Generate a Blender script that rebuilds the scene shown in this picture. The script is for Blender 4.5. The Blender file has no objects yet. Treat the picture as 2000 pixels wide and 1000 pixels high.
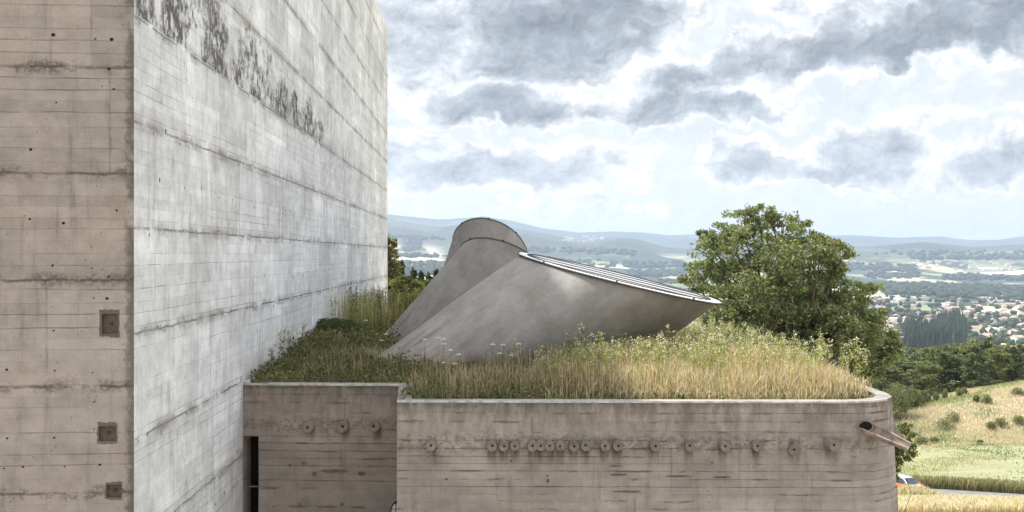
import bpy, bmesh, math, random
import numpy as np
from mathutils import Vector, Matrix
R = math.radians
C = bpy.context.scene.collection
scene = bpy.context.scene
F = 1900.0                                   # focal length in pixels of a 2000 px wide frame
HZ = 497.0                                   # the level of the eye in the photograph

# ---------------------------------------------------------------- camera
cam_d = bpy.data.cameras.new('camera'); cam = bpy.data.objects.new('camera', cam_d); C.objects.link(cam)
cam.location = (0, 0, 0); cam.rotation_euler = (R(90), 0, 0)
cam_d.sensor_width = 36; cam_d.lens = 36 * F / 2000.0
cam_d.shift_y = -(500 - HZ) / 2000.0
cam_d.clip_start = 0.1; cam_d.clip_end = 60000
scene.camera = cam

def P(px, py, d):
    return Vector(((px - 1000) / F * d, d, (HZ - py) / F * d))

# ---------------------------------------------------------------- node helper
class NT:
    def __init__(s, tree): s.t = tree; s.k = 0
    def new(s, typ, **props):
        n = s.t.nodes.new(typ)
        for k, v in props.items(): setattr(n, k, v)
        return n
    def put(s, sock, v):
        if v is None: return
        if isinstance(v, bpy.types.NodeSocket): s.t.links.new(v, sock)
        else:
            if isinstance(v, (tuple, list)):
                n = len(sock.default_value)
                v = tuple(v)[:n] if len(v) >= n else tuple(v) + (1.0,) * (n - len(v))
            sock.default_value = v
    def m(s, op, a, b=None, c=None, clamp=False):
        n = s.new('ShaderNodeMath', operation=op); n.use_clamp = clamp
        s.put(n.inputs[0], a); s.put(n.inputs[1], b)
        if c is not None: s.put(n.inputs[2], c)
        return n.outputs[0]
    def v(s, op, a, b=None, scale=None):
        n = s.new('ShaderNodeVectorMath', operation=op)
        s.put(n.inputs[0], a); s.put(n.inputs[1], b)
        if scale is not None: s.put(n.inputs[3], scale)
        return n.outputs['Value'] if op in ('LENGTH', 'DISTANCE', 'DOT_PRODUCT') else n.outputs[0]
    def xyz(s, a):
        n = s.new('ShaderNodeSeparateXYZ'); s.put(n.inputs[0], a); return n.outputs
    def comb(s, x, y, z=0.0):
        n = s.new('ShaderNodeCombineXYZ'); s.put(n.inputs[0], x); s.put(n.inputs[1], y); s.put(n.inputs[2], z); return n.outputs[0]
    def noise(s, vec, scale=1, detail=4, rough=.55, dist=0.0, color=False):
        n = s.new('ShaderNodeTexNoise'); s.put(n.inputs['Vector'], vec)
        n.inputs['Scale'].default_value = scale; n.inputs['Detail'].default_value = detail
        n.inputs['Roughness'].default_value = rough; n.inputs['Distortion'].default_value = dist
        return n.outputs['Color' if color else 'Fac']
    def vor(s, vec, scale=1, feature='F1', out='Distance', rnd=1.0):
        n = s.new('ShaderNodeTexVoronoi', feature=feature); s.put(n.inputs['Vector'], vec)
        n.inputs['Scale'].default_value = scale; n.inputs['Randomness'].default_value = rnd
        return n.outputs[out]
    def step(s, x, a, b, lo=0.0, hi=1.0, smooth=True):
        n = s.new('ShaderNodeMapRange'); n.interpolation_type = 'SMOOTHSTEP' if smooth else 'LINEAR'
        s.put(n.inputs['Value'], x)
        for k, q in (('From Min', a), ('From Max', b), ('To Min', lo), ('To Max', hi)): s.put(n.inputs[k], q)
        return n.outputs[0]
    def mix(s, f, a, b, mode='MIX'):
        n = s.new('ShaderNodeMix', data_type='RGBA', blend_type=mode)
        s.put(n.inputs[0], f); s.put(n.inputs[6], a); s.put(n.inputs[7], b); return n.outputs[2]
    def ramp(s, x, stops):
        n = s.new('ShaderNodeValToRGB'); s.put(n.inputs[0], x)
        e = n.color_ramp.elements
        while len(e) > 1: e.remove(e[-1])
        e[0].position = stops[0][0]; e[0].color = (*stops[0][1], 1)
        for p, c in stops[1:]:
            q = e.new(p); q.color = (*c, 1)
        return n.outputs[0]

# ---------------------------------------------------------------- sky and sun
SUN_EL, SUN_AZ = 57.0, -58.0                 # azimuth from +Y, negative to the left
world = bpy.data.worlds.new('World'); scene.world = world; world.use_nodes = True
wt = world.node_tree; wt.nodes.clear(); w = NT(wt)
sky = w.new('ShaderNodeTexSky', sky_type='NISHITA'); sky.sun_disc = False
sky.sun_elevation = R(SUN_EL); sky.sun_rotation = R(SUN_AZ)
sky.air_density = 1.0; sky.dust_density = 2.0; sky.altitude = 300
dirv = w.new('ShaderNodeTexCoord').outputs['Generated']
X, Y, Z = w.xyz(dirv)[0:3]
Ys = w.m('MAXIMUM', Y, 0.2)
U = w.m('MULTIPLY', w.m('DIVIDE', X, Ys), 19.0)
V = w.m('MULTIPLY', w.m('DIVIDE', Z, Ys), 19.0)
uv = w.comb(U, V, 0.0)
wr = w.noise(uv, .8, 3, .5, 0.0, True)
wr2 = w.noise(uv, 2.8, 4, .6, 0.0, True)
wrv = w.v('SCALE', w.v('SUBTRACT', wr, (.5, .5, .5)), None, 1.25)
wrv2 = w.v('SCALE', w.v('SUBTRACT', wr2, (.5, .5, .5)), None, .55)
uvw = w.v('ADD', w.v('ADD', uv, wrv), wrv2)
UW, VW = w.xyz(uvw)[0:2]
# banks of cloud: centre and radii across / up / down in hundredths of the frame's pixels, weight, slope
clouds = [(1090, 60, 190, 110, 85, 1.0, .10), (1200, 20, 130, 60, 40, .7, 0), (800, 60, 130, 140, 110, .72, .0),
          (975, 218, 125, 50, 28, 1.0, 0), (1330, 212, 170, 32, 28, .95, -.05), (1390, 140, 160, 40, 45, .85, .28),
          (1780, 75, 300, 55, 40, .95, .22), (1960, 35, 200, 60, 60, 1.05, .1), (1580, 95, 170, 30, 40, .75, .15), (1650, 20, 130, 40, 30, .65, 0),
          (950, 345, 240, 50, 30, .78, -.02), (1160, 318, 110, 45, 25, .5, 0), (790, 300, 90, 40, 40, .6, 0), (1460, 330, 90, 45, 30, .78, 0),
          (1690, 300, 110, 55, 52, .80, .05), (1600, 345, 120, 25, 14, .7, 0), (1940, 312, 100, 42, 36, .78, .15), (1700, 374, 60, 8, 7, .5, 0),
          (1060, 405, 160, 22, 14, .28, 0), (1230, 60, 90, 70, 40, .55, 0), (1880, 215, 120, 20, 16, .28, 0)]
dens = None
for cx, cy, rx, ru, rd, wt_, sl in clouds:
    du = w.m('SUBTRACT', UW, (cx - 1000) / 100)
    dv = w.m('SUBTRACT', w.m('SUBTRACT', VW, (HZ - cy) / 100), w.m('MULTIPLY', du, sl))
    dvs = w.m('MAXIMUM', w.m('MULTIPLY', dv, 100 / ru), w.m('MULTIPLY', dv, -100 / rd))
    dus = w.m('MULTIPLY', du, 100 / rx)
    r2 = w.m('ADD', w.m('MULTIPLY', dus, dus), w.m('MULTIPLY', dvs, dvs))
    q = w.m('MULTIPLY', w.step(r2, 0.0, 2.8, 1.0, 0.0), wt_)
    dens = q if dens is None else w.m('MAXIMUM', dens, q)
front = w.step(Y, .15, .4)
dens = w.m('MULTIPLY', dens, front)
Zs = w.m('ADD', w.m('MAXIMUM', Z, 0.0), .14)
plane = w.comb(w.m('DIVIDE', X, Zs), w.m('DIVIDE', Y, Zs), 0.0)
gen = w.noise(plane, 1.1, 8, .6, .3)
fine = w.noise(w.comb(U, w.m('MULTIPLY', V, 1.5), 3.0), 1.25, 8, .58, .15)
back = w.m('MULTIPLY', w.m('SUBTRACT', 1.0, front), w.step(gen, .42, .7, 0.0, .8))
dens = w.m('ADD', w.m('ADD', dens, back), w.m('MULTIPLY', w.m('SUBTRACT', gen, .5), .55))
dens = w.m('ADD', dens, w.m('MULTIPLY', w.m('SUBTRACT', fine, .5), 1.05), clamp=True)
ccol = w.ramp(dens, [(0.0, (.535, .56, .578)), (.13, (.565, .585, .60)), (.26, (.69, .695, .70)), (.38, (.65, .66, .67)), (.52, (.535, .555, .58)), (.70, (.40, .425, .46)), (.88, (.29, .315, .35)), (1.0, (.235, .26, .295))])
def relief(off, sc_, det):
    a = w.noise(w.comb(UW, w.m('MULTIPLY', VW, 1.35), 9.0), sc_, det, .62); b2 = w.noise(w.comb(w.m('ADD', UW, -off), w.m('MULTIPLY', w.m('ADD', VW, off * 1.2), 1.35), 9.0), sc_, det, .62)
    return w.m('SUBTRACT', a, b2)
rl = w.m('ADD', w.m('MULTIPLY', relief(.22, .9, 6), 1.2), w.m('MULTIPLY', relief(.07, 2.6, 5), .6))
rl = w.m('ADD', 1.0, w.m('MULTIPLY', rl, w.step(dens, .05, .35, .35, 1.0)))
up_ = w.m('ADD', w.step(Z, .27, .5, 1.0, 1.6), w.m('MULTIPLY', w.step(Y, -.1, .35, 1.0, 0.0), w.step(Z, .0, .3, .45, .0)))  # sky brightened overhead and behind the camera to add ambient light
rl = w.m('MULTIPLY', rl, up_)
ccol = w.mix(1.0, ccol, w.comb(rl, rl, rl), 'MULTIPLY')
bg1 = w.new('ShaderNodeBackground'); wt.links.new(sky.outputs[0], bg1.inputs[0]); bg1.inputs[1].default_value = 0.15
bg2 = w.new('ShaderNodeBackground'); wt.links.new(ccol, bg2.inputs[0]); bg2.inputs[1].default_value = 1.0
mx = w.new('ShaderNodeMixShader'); w.put(mx.inputs[0], w.step(dens, -.05, .12, .86, .98))
wt.links.new(bg1.outputs[0], mx.inputs[1]); wt.links.new(bg2.outputs[0], mx.inputs[2])
wo = w.new('ShaderNodeOutputWorld'); wt.links.new(mx.outputs[0], wo.inputs[0])
world.cycles.sampling_method = 'MANUAL'; world.cycles.sample_map_resolution = 512

sd = bpy.data.lights.new('sun', 'SUN'); sd.energy = 4.0; sd.angle = R(1.5); sd.color = (1.0, .95, .88)
sun = bpy.data.objects.new('sun', sd); C.objects.link(sun)
sv = Vector((math.sin(R(SUN_AZ)) * math.cos(R(SUN_EL)), math.cos(R(SUN_AZ)) * math.cos(R(SUN_EL)), math.sin(R(SUN_EL))))
sun.rotation_euler = sv.to_track_quat('Z', 'Y').to_euler(); sun.location = sv * 60
vs = scene.view_settings; vs.view_transform = 'Standard'; vs.look = 'None'; vs.gamma = 1; vs.use_curve_mapping = False
vs.exposure = 0.68
scene.cycles.max_bounces = 6; scene.cycles.transparent_max_bounces = 6; scene.cycles.volume_bounces = 1
scene.cycles.use_denoising = True

# ---------------------------------------------------------------- object helpers
def tag(o, label=None, cat=None, group=None, kind=None):
    if label: o['label'] = label
    if cat: o['category'] = cat
    if group: o['group'] = group
    if kind: o['kind'] = kind
    return o
def empty(name, loc=(0, 0, 0), rz=0.0):
    o = bpy.data.objects.new(name, None); C.objects.link(o); o.location = loc; o.rotation_euler = (0, 0, rz)
    o.empty_display_size = .2
    return o
def link(name, me, mats, parent=None, smooth=False):
    for m_ in (mats if isinstance(mats, (list, tuple)) else [mats]): me.materials.append(m_)
    if smooth: me.polygons.foreach_set('use_smooth', [True] * len(me.polygons))
    o = bpy.data.objects.new(name, me); C.objects.link(o)
    if parent is not None: o.parent = parent
    return o
class MB:
    """collects faces, with uv in metres and a material slot, and links them as ONE mesh"""
    def __init__(s): s.v = []; s.f = []; s.uv = []; s.mi = []
    def face(s, pts, uvs=None, mi=0):
        b = len(s.v); s.v += [tuple(p) for p in pts]; s.f.append(tuple(range(b, b + len(pts))))
        s.uv += [tuple(u) for u in (uvs or [(p[0], p[2]) for p in pts])]; s.mi.append(mi)
    def box(s, lo, hi, mat=None, mi=0):
        x0, y0, z0 = lo; x1, y1, z1 = hi
        c = [Vector(p) for p in ((x0, y0, z0), (x1, y0, z0), (x1, y1, z0), (x0, y1, z0), (x0, y0, z1), (x1, y0, z1), (x1, y1, z1), (x0, y1, z1))]
        if mat is not None: c = [mat @ p for p in c]
        for q in ((0, 1, 5, 4), (1, 2, 6, 5), (2, 3, 7, 6), (3, 0, 4, 7), (4, 5, 6, 7), (3, 2, 1, 0)): s.face([c[i] for i in q], mi=mi)
    def tube(s, pts, rad, n=8, caps=True, mi=0):
        pts = [Vector(p) for p in pts]; rings = []
        rad = rad if isinstance(rad, (list, tuple)) else [rad] * len(pts)
        for i, p in enumerate(pts):
            t = (pts[min(i + 1, len(pts) - 1)] - pts[max(i - 1, 0)]).normalized()
            a = t.cross(Vector((0, 0, 1)) if abs(t.z) < .9 else Vector((1, 0, 0))).normalized(); b = t.cross(a)
            rings.append([p + (a * math.cos(k * 2 * math.pi / n) + b * math.sin(k * 2 * math.pi / n)) * rad[i] for k in range(n)])
        b0 = len(s.v)
        for r in rings: s.v += [tuple(p) for p in r]
        for i in range(len(rings) - 1):
            for k in range(n):
                f = (b0 + i * n + k, b0 + i * n + (k + 1) % n, b0 + (i + 1) * n + (k + 1) % n, b0 + (i + 1) * n + k)
                s.f.append(f); s.mi.append(mi); s.uv += [(k / n, i), ((k + 1) / n, i), ((k + 1) / n, i + 1), (k / n, i + 1)]
        if caps:
            s.f.append(tuple(range(b0, b0 + n))[::-1]); s.mi.append(mi); s.uv += [(0, 0)] * n
            e = b0 + (len(rings) - 1) * n
            s.f.append(tuple(range(e, e + n))); s.mi.append(mi); s.uv += [(0, 0)] * n
    def build(s, name, mats, parent=None, smooth=False, weld=False, recalc=False):
        me = bpy.data.meshes.new(name); me.from_pydata(s.v, [], s.f)
        l = me.uv_layers.new(name='UVMap'); l.data.foreach_set('uv', np.array(s.uv, 'f').ravel())
        me.polygons.foreach_set('material_index', s.mi)
        if recalc: weld = True
        if weld or recalc:
            bm = bmesh.new(); bm.from_mesh(me)
            if weld: bmesh.ops.remove_doubles(bm, verts=bm.verts, dist=1e-4)
            if recalc: bmesh.ops.recalc_face_normals(bm, faces=bm.faces)
            bm.to_mesh(me); bm.free()
        return link(name, me, mats, parent, smooth)
def np_mesh(name, verts, faces_flat, sizes, cols=None):
    me = bpy.data.meshes.new(name)
    me.vertices.add(len(verts)); me.vertices.foreach_set('co', np.asarray(verts, 'f').ravel())
    me.loops.add(len(faces_flat)); me.loops.foreach_set('vertex_index', np.asarray(faces_flat, 'i'))
    sizes = np.asarray(sizes, 'i'); me.polygons.add(len(sizes))
    me.polygons.foreach_set('loop_start', np.concatenate(([0], np.cumsum(sizes)[:-1])).astype('i'))
    me.update(calc_edges=True); me.validate()
    if cols is not None:
        a = me.color_attributes.new('Col', 'FLOAT_COLOR', 'POINT')
        a.data.foreach_set('color', np.concatenate([cols, np.ones((len(cols), 1))], 1).astype('f').ravel())
    return me

# ---------------------------------------------------------------- materials
def mat_new(name):
    m_ = bpy.data.materials.new(name); m_.use_nodes = True; t = m_.node_tree; t.nodes.clear(); n = NT(t)
    b = n.new('ShaderNodeBsdfPrincipled'); o = n.new('ShaderNodeOutputMaterial'); t.links.new(b.outputs[0], o.inputs[0])
    return m_, n, b, o
def bump(n, b, h, strength=.5, dist=.01):
    q = n.new('ShaderNodeBump'); n.put(q.inputs['Height'], h); q.inputs['Strength'].default_value = strength
    q.inputs['Distance'].default_value = dist; n.t.links.new(q.outputs[0], b.inputs['Normal'])
def concrete(name, base, tint2, row=.18, width=2.7, lift=None, liftoff=0.0, joint=.55, stain=.35, pit=.5, wet_top=None,
             paint=None, edge=None, seam=.5, studs=None, rough_band=None):
    m_, n, b, o = mat_new(name)
    uvn = n.new('ShaderNodeUVMap'); uvn.uv_map = 'UVMap'; uvv = uvn.outputs[0]
    wob = n.v('SCALE', n.v('SUBTRACT', n.noise(uvv, 1.6, 3, .5, 0, True), (.5, .5, .5)), None, .03)
    p = n.v('ADD', uvv, wob); u, v = n.xyz(p)[0:2]
    # boards
    v0_ = v; v = n.m('ADD', v, n.m('MULTIPLY', n.m('SUBTRACT', n.noise(n.comb(0.0, n.m('MULTIPLY', v, 1.0), 1.0), 1.7, 2, .5), .5), .22))
    rowi = n.m('FLOOR', n.m('DIVIDE', v, row)); rowf = n.m('FRACT', n.m('DIVIDE', v, row))
    wn = n.new('ShaderNodeTexWhiteNoise', noise_dimensions='1D'); n.put(wn.inputs['W'], rowi); rv = wn.outputs['Value']
    us = n.m('DIVIDE', u, width); v = v0_
    lif = n.m('FLOOR', n.m('DIVIDE', n.m('ADD', v, liftoff), lift or 1.6))
    wn3 = n.new('ShaderNodeTexWhiteNoise', noise_dimensions='1D'); n.put(wn3.inputs['W'], lif)
    us = n.m('ADD', us, n.m('MULTIPLY', wn3.outputs['Value'], 1.0))
    coli = n.m('FLOOR', us); colf = n.m('FRACT', us)
    wn2 = n.new('ShaderNodeTexWhiteNoise', noise_dimensions='3D'); n.put(wn2.inputs['Vector'], n.comb(rowi, coli, 1.0)); bv = wn2.outputs['Value']
    wn4 = n.new('ShaderNodeTexWhiteNoise', noise_dimensions='3D'); n.put(wn4.inputs['Vector'], n.comb(lif, coli, 5.0)); pv = wn4.outputs['Value']
    edge_n = n.noise(uvv, 5, 5, .7)
    jd = n.m('MINIMUM', rowf, n.m('SUBTRACT', 1.0, rowf))
    jline = n.m('MULTIPLY', n.step(jd, 0.0, .075, 1.0, 0.0), n.step(n.noise(n.comb(u, n.m('MULTIPLY', rowi, 3.7), 0.0), 1.3, 4, .6), .36, .60))
    wnj = n.new('ShaderNodeTexWhiteNoise', noise_dimensions='3D'); n.put(wnj.inputs['Vector'], n.comb(n.m('FLOOR', n.m('ADD', n.m('DIVIDE', n.m('ADD', v, n.m('MULTIPLY', n.m('SUBTRACT', n.noise(n.comb(0.0, v, 1.0), 1.7, 2, .5), .5), .22)), row), .5)), n.m('FLOOR', n.m('MULTIPLY', us, .5)), 3.0)); jline = n.m('MULTIPLY', jline, n.step(wnj.outputs['Value'], .25, 1.0, .12, 1.0))
    vd = n.m('MINIMUM', colf, n.m('SUBTRACT', 1.0, colf))
    vline = n.m('MULTIPLY', n.step(vd, 0.0, .012 * 2.7 / width, 1.0, 0.0), n.step(n.noise(uvv, .8, 3, .6), .42, .62))
    # lift joints
    lf = n.m('FRACT', n.m('DIVIDE', n.m('ADD', n.m('ADD', v, n.m('MULTIPLY', n.m('SUBTRACT', n.noise(uvv, 3, 5, .7), .5), .10)), liftoff), lift or 1.6))
    ld = n.m('MINIMUM', lf, n.m('SUBTRACT', 1.0, lf))
    lline = n.m('MULTIPLY', n.step(ld, 0.0, .022, 1.0, 0.0), n.step(n.noise(uvv, .9, 5, .7), .36, .56))
    lband = n.m('MULTIPLY', n.step(ld, 0.02, .10, 1.0, 0.0), n.step(n.noise(uvv, 1.1, 6, .75), .46, .60))
    if lift is None: lline = 0.0; lband = 0.0
    # stains, drips, pits
    blot = n.noise(uvv, .45, 6, .62); blot2 = n.noise(n.v('ADD', uvv, (17, 9, 0)), 2.4, 6, .7)
    drip = n.noise(n.comb(n.m('MULTIPLY', u, 5.0), n.m('MULTIPLY', v, .35), 2.0), 1.0, 6, .7)
    grain = n.noise(uvv, 38, 3, .7)
    fine_ = n.noise(n.comb(n.m('MULTIPLY', u, 6.0), n.m('MULTIPLY', v, 60.0), 0.0), 1.0, 3, .6)
    pits = n.m('MULTIPLY', n.step(n.vor(uvv, 9.0), .04, .13, 1.0, 0.0), n.step(n.noise(uvv, 2.2, 3, .6), .47, .60))
    pits2 = n.m('MULTIPLY', n.step(n.vor(uvv, 30.0), .10, .26, 1.0, 0.0), n.step(n.noise(n.v('ADD', uvv, (5, 5, 0)), 1.7, 4, .7), .52, .64))
    col = n.mix(n.step(blot, .32, .68), base, tint2)
    val = n.m('ADD', 1.0, n.m('MULTIPLY', n.m('SUBTRACT', bv, .5), .13))
    val = n.m('ADD', val, n.m('MULTIPLY', n.m('SUBTRACT', pv, .5), .20))
    val = n.m('ADD', val, n.m('MULTIPLY', n.m('SUBTRACT', blot2, .5), .95))
    val = n.m('ADD', val, n.m('MULTIPLY', n.m('SUBTRACT', grain, .5), .45))
    val = n.m('ADD', val, n.m('MULTIPLY', n.m('SUBTRACT', fine_, .5), .12))
    val = n.m('SUBTRACT', val, n.m('MULTIPLY', n.step(drip, .5, .75), stain))
    col = n.mix(1.0, col, n.comb(val, val, val), 'MULTIPLY')
    dark = tuple(c * .30 for c in base)
    def over(f, amt, c=dark):
        nonlocal col
        col = n.mix(n.m('MULTIPLY', f, amt, clamp=True), col, c)
    over(jline, joint); over(vline, seam)
    height = n.m('ADD', n.m('MULTIPLY', jline, -1.0), n.m('MULTIPLY', bv, .35))
    height = n.m('ADD', height, n.m('MULTIPLY', grain, .25)); height = n.m('ADD', height, n.m('MULTIPLY', pits, -1.2))
    if lift is not None:
        crumb = n.step(n.noise(uvv, 16, 4, .8), .42, .6)
        over(lline, .9); over(n.m('MULTIPLY', lband, crumb), .72)
        height = n.m('SUBTRACT', height, n.m('MULTIPLY', lline, 1.5))
        height = n.m('SUBTRACT', height, n.m('MULTIPLY', n.m('MULTIPLY', lband, crumb), 1.2))
    if wet_top is not None:      # grime that washes down from the rim
        g = n.m('MULTIPLY', n.step(v, wet_top - 1.0, wet_top, 0.0, 1.0), n.step(n.noise(n.comb(n.m('MULTIPLY', u, 3.0), n.m('MULTIPLY', v, 1.0), 0.0), 1.5, 6, .75), .36, .62))
        over(g, .62, (.10, .075, .058))
        g2 = n.m('MULTIPLY', n.step(v, wet_top - .16, wet_top - .01, 0.0, 1.0), n.step(drip, .36, .56)); over(g2, .6, (.09, .07, .055))
        g3 = n.m('MULTIPLY', n.step(jd, 0.0, .26, 1.0, 0.0), n.step(n.noise(n.comb(n.m('MULTIPLY', u, 1.0), n.m('MULTIPLY', v, 4.5), 4.0), 1.2, 5, .7), .535, .64))
        over(g3, .85, (.11, .08, .062))
    if studs is not None:        # dirt that gathers and runs below the row of pipe stubs
        z0, us_ = studs
        tot = None
        for ui, wi in us_:
            a = n.step(n.m('ABSOLUTE', n.m('SUBTRACT', u, ui)), wi * .5, wi * 1.25, 1.0, 0.0)
            tot = a if tot is None else n.m('MAXIMUM', tot, a)
        below = n.m('MULTIPLY', n.step(v, z0 - .62, z0 - .10, 0.0, 1.0), n.step(v, z0 + .02, z0 + .16, 1.0, 0.0))
        below = n.m('MULTIPLY', below, below)
        rn = n.step(n.noise(n.comb(n.m('MULTIPLY', u, 7.0), v, 0.0), 1.0, 5, .7), .3, .62)
        over(n.m('MULTIPLY', n.m('MULTIPLY', tot, below), rn), .95, (.075, .055, .042))
        cr = n.m('MULTIPLY', n.step(n.m('ABSOLUTE', n.m('SUBTRACT', v, z0 + .02)), .05, .30, 1.0, 0.0), n.step(n.noise(uvv, 7, 5, .8), .48, .62))
        over(cr, .45, (.13, .1, .08)); height = n.m('SUBTRACT', height, cr)
    over(pits, pit); over(pits2, pit * .8)
    if paint is not None:        # flaked and honeycombed belt in the white face
        z0, z1, u1, u0 = paint
        pn = n.noise(n.comb(n.m('MULTIPLY', u, .75), n.m('MULTIPLY', v, .9), 0.0), 1.0, 7, .72)
        top = n.m('ADD', z0 + .3, n.m('MULTIPLY', n.step(u, u0, u1, 1.0, .45), z1 - z0))
        band = n.m('MULTIPLY', n.step(v, z0 - .02, z0 + .06), n.step(n.m('DIVIDE', n.m('SUBTRACT', v, z0), n.m('SUBTRACT', top, z0)), .15, 1.3, 1.0, 0.0))
        band = n.m('MULTIPLY', band, n.m('MULTIPLY', n.step(u, u1 - 2, u1 + 2, 1.0, 0.0), n.step(u, -.5, .3)))
        thr = n.m('ADD', pn, n.m('MULTIPLY', n.m('SUBTRACT', band, 1.0), .42))
        pm = n.step(thr, .40, .50)
        hn = n.noise(n.comb(n.m('MULTIPLY', u, 3.2), n.m('MULTIPLY', v, 2.0), 7.0), 1.6, 7, .8)
        pc = n.m('MULTIPLY', pm, n.step(hn, .455, .56))
        pc = n.m('MULTIPLY', pc, n.step(n.noise(n.v('ADD', uvv, (13, 3, 0)), .55, 4, .6), .34, .52))
        over(n.m('MULTIPLY', pm, .30), 1.0, (.46, .44, .44)); over(pc, .92, (.095, .075, .07))
        height = n.m('SUBTRACT', height, n.m('MULTIPLY', pc, 3.0)); height = n.m('SUBTRACT', height, n.m('MULTIPLY', pm, .8))
        # brown bloom just under the lift joints
        br = n.m('MULTIPLY', n.step(ld, .0, .16, 1.0, 0.0), n.step(n.noise(n.v('ADD', uvv, (31, 3, 0)), .35, 5, .7), .47, .62))
        over(br, .62, (.36, .315, .295))
        br2 = n.m('MULTIPLY', n.step(n.noise(n.comb(n.m('MULTIPLY', u, .9), n.m('MULTIPLY', v, .35), 11.0), 1.0, 6, .7), .50, .66), n.step(drip, .40, .6)); over(br2, .42, (.38, .35, .345))
        sc = n.m('MULTIPLY', n.step(n.noise(n.comb(n.m('MULTIPLY', u, 2.2), v, 0.0), 2.0, 8, .8), .56, .66), n.step(n.noise(n.v('ADD', uvv, (3, 41, 0)), .4, 3, .6), .40, .55))
        over(sc, .62, (.24, .21, .20))
        # soil splashed up from the planted roof
        dd = n.step(v, -2.9, -2.1, 1.0, 0.0)
        over(n.m('MULTIPLY', n.m('MULTIPLY', dd, n.step(u, 6.4, 7.4)), n.step(blot2, .3, .55)), .6, (.36, .30, .27))
    if edge is not None:         # broken arris along the corner
        eu, sgn = edge
        de = n.m('ABSOLUTE', n.m('SUBTRACT', n.xyz(uvv)[0], eu))
        em = n.m('MULTIPLY', n.step(n.m('ADD', de, n.m('MULTIPLY', n.m('SUBTRACT', n.noise(uvv, 6, 6, .8), .5), .40)), .0, .15, 1.0, 0.0), n.step(n.noise(n.v('ADD', uvv, (2, 8, 0)), 1.1, 4, .6), .40, .50))
        over(em, .8, (.11, .085, .07)); height = n.m('SUBTRACT', height, n.m('MULTIPLY', em, 2.0))
    n.put(b.inputs['Base Color'], col); b.inputs['Roughness'].default_value = .88
    b.inputs['Specular IOR Level'].default_value = .25
    bump(n, b, height, .8, .015)
    return m_
def simple(name, col, rough=.6, metal=0.0, var=.15, scale=6.0, spec=.4, bs=.2):
    m_, n, b, o = mat_new(name); tc = n.new('ShaderNodeTexCoord').outputs['Object']
    q = n.noise(tc, scale, 5, .65)
    c = n.mix(n.step(q, .3, .7), tuple(c_ * (1 - var) for c_ in col), tuple(min(1, c_ * (1 + var)) for c_ in col))
    n.put(b.inputs['Base Color'], c); b.inputs['Roughness'].default_value = rough; b.inputs['Metallic'].default_value = metal
    b.inputs['Specular IOR Level'].default_value = spec
    bump(n, b, n.noise(tc, scale * 6, 4, .7), bs, .005)
    return m_
def leafmat(name, trans=.35, rough=.55, gain=1.0):
    m_, n, b, o = mat_new(name)
    at = n.new('ShaderNodeAttribute', attribute_name='Col').outputs['Color']
    b.inputs['Roughness'].default_value = rough; b.inputs['Specular IOR Level'].default_value = .3
    n.put(b.inputs['Base Color'], at)
    tr = n.new('ShaderNodeBsdfTranslucent'); n.put(tr.inputs[0], n.mix(1.0, at, (1.25, 1.25, .8, 1), 'MULTIPLY'))
    mxs = n.new('ShaderNodeMixShader'); mxs.inputs[0].default_value = trans
    n.t.links.new(b.outputs[0], mxs.inputs[1]); n.t.links.new(tr.outputs[0], mxs.inputs[2]); n.t.links.new(mxs.outputs[0], o.inputs[0])
    return m_
M_leaf = leafmat('foliage', .42); M_grass = leafmat('grass_blades', .40, .7)
M_bark = simple('bark', (.10, .078, .055), .9, var=.4, scale=3, bs=.8)

# ---------------------------------------------------------------- ground
pxs = np.array([700, 757, 800, 860, 900, 945, 1000, 1060, 1130, 1200, 1270, 1310, 1365, 1450, 1550, 1660, 1700, 1760, 1800, 1840, 1890, 1950, 2000, 2100.])
pys = np.array([421, 420, 425, 430, 427, 423, 431, 446, 454, 453, 457, 461, 458, 459, 460, 459, 461, 465, 463, 462, 468, 468, 461, 455.])
pxs2 = np.array([700, 757, 860, 900, 1000, 1060, 1130, 1200, 1245, 1300, 1365, 1600, 1700, 1800, 1900, 2000, 2100.])
pys2 = np.array([428, 432, 446, 440, 446, 455, 470, 463, 466, 482, 486, 484, 480, 470, 482, 476, 480.])
prof_d = np.array([0, 14, 30, 60, 80, 88, 100, 130, 175, 260, 500, 900, 1500, 4500, 30000.])
prof_z = np.array([-9.3, -9.3, -10.2, -16.2, -20.55, -21.08, -22.9, -25.9, -29.0, -38, -75, -112, -130, -137, -140.])
def fbm(x, y, seed=0, octs=4):
    r = np.zeros_like(x, dtype=float); a = 1.0
    rs = np.random.RandomState(seed)
    for k in range(octs):
        for j in range(3):
            th = rs.rand() * 6.28; ph = rs.rand() * 6.28; f = (1.9 ** k) * (.8 + .4 * rs.rand())
            r += a * np.sin((x * math.cos(th) + y * math.sin(th)) * f + ph) / 3
        a *= .55
    return r
def bell(t): return np.exp(-.5 * t * t)
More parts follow.
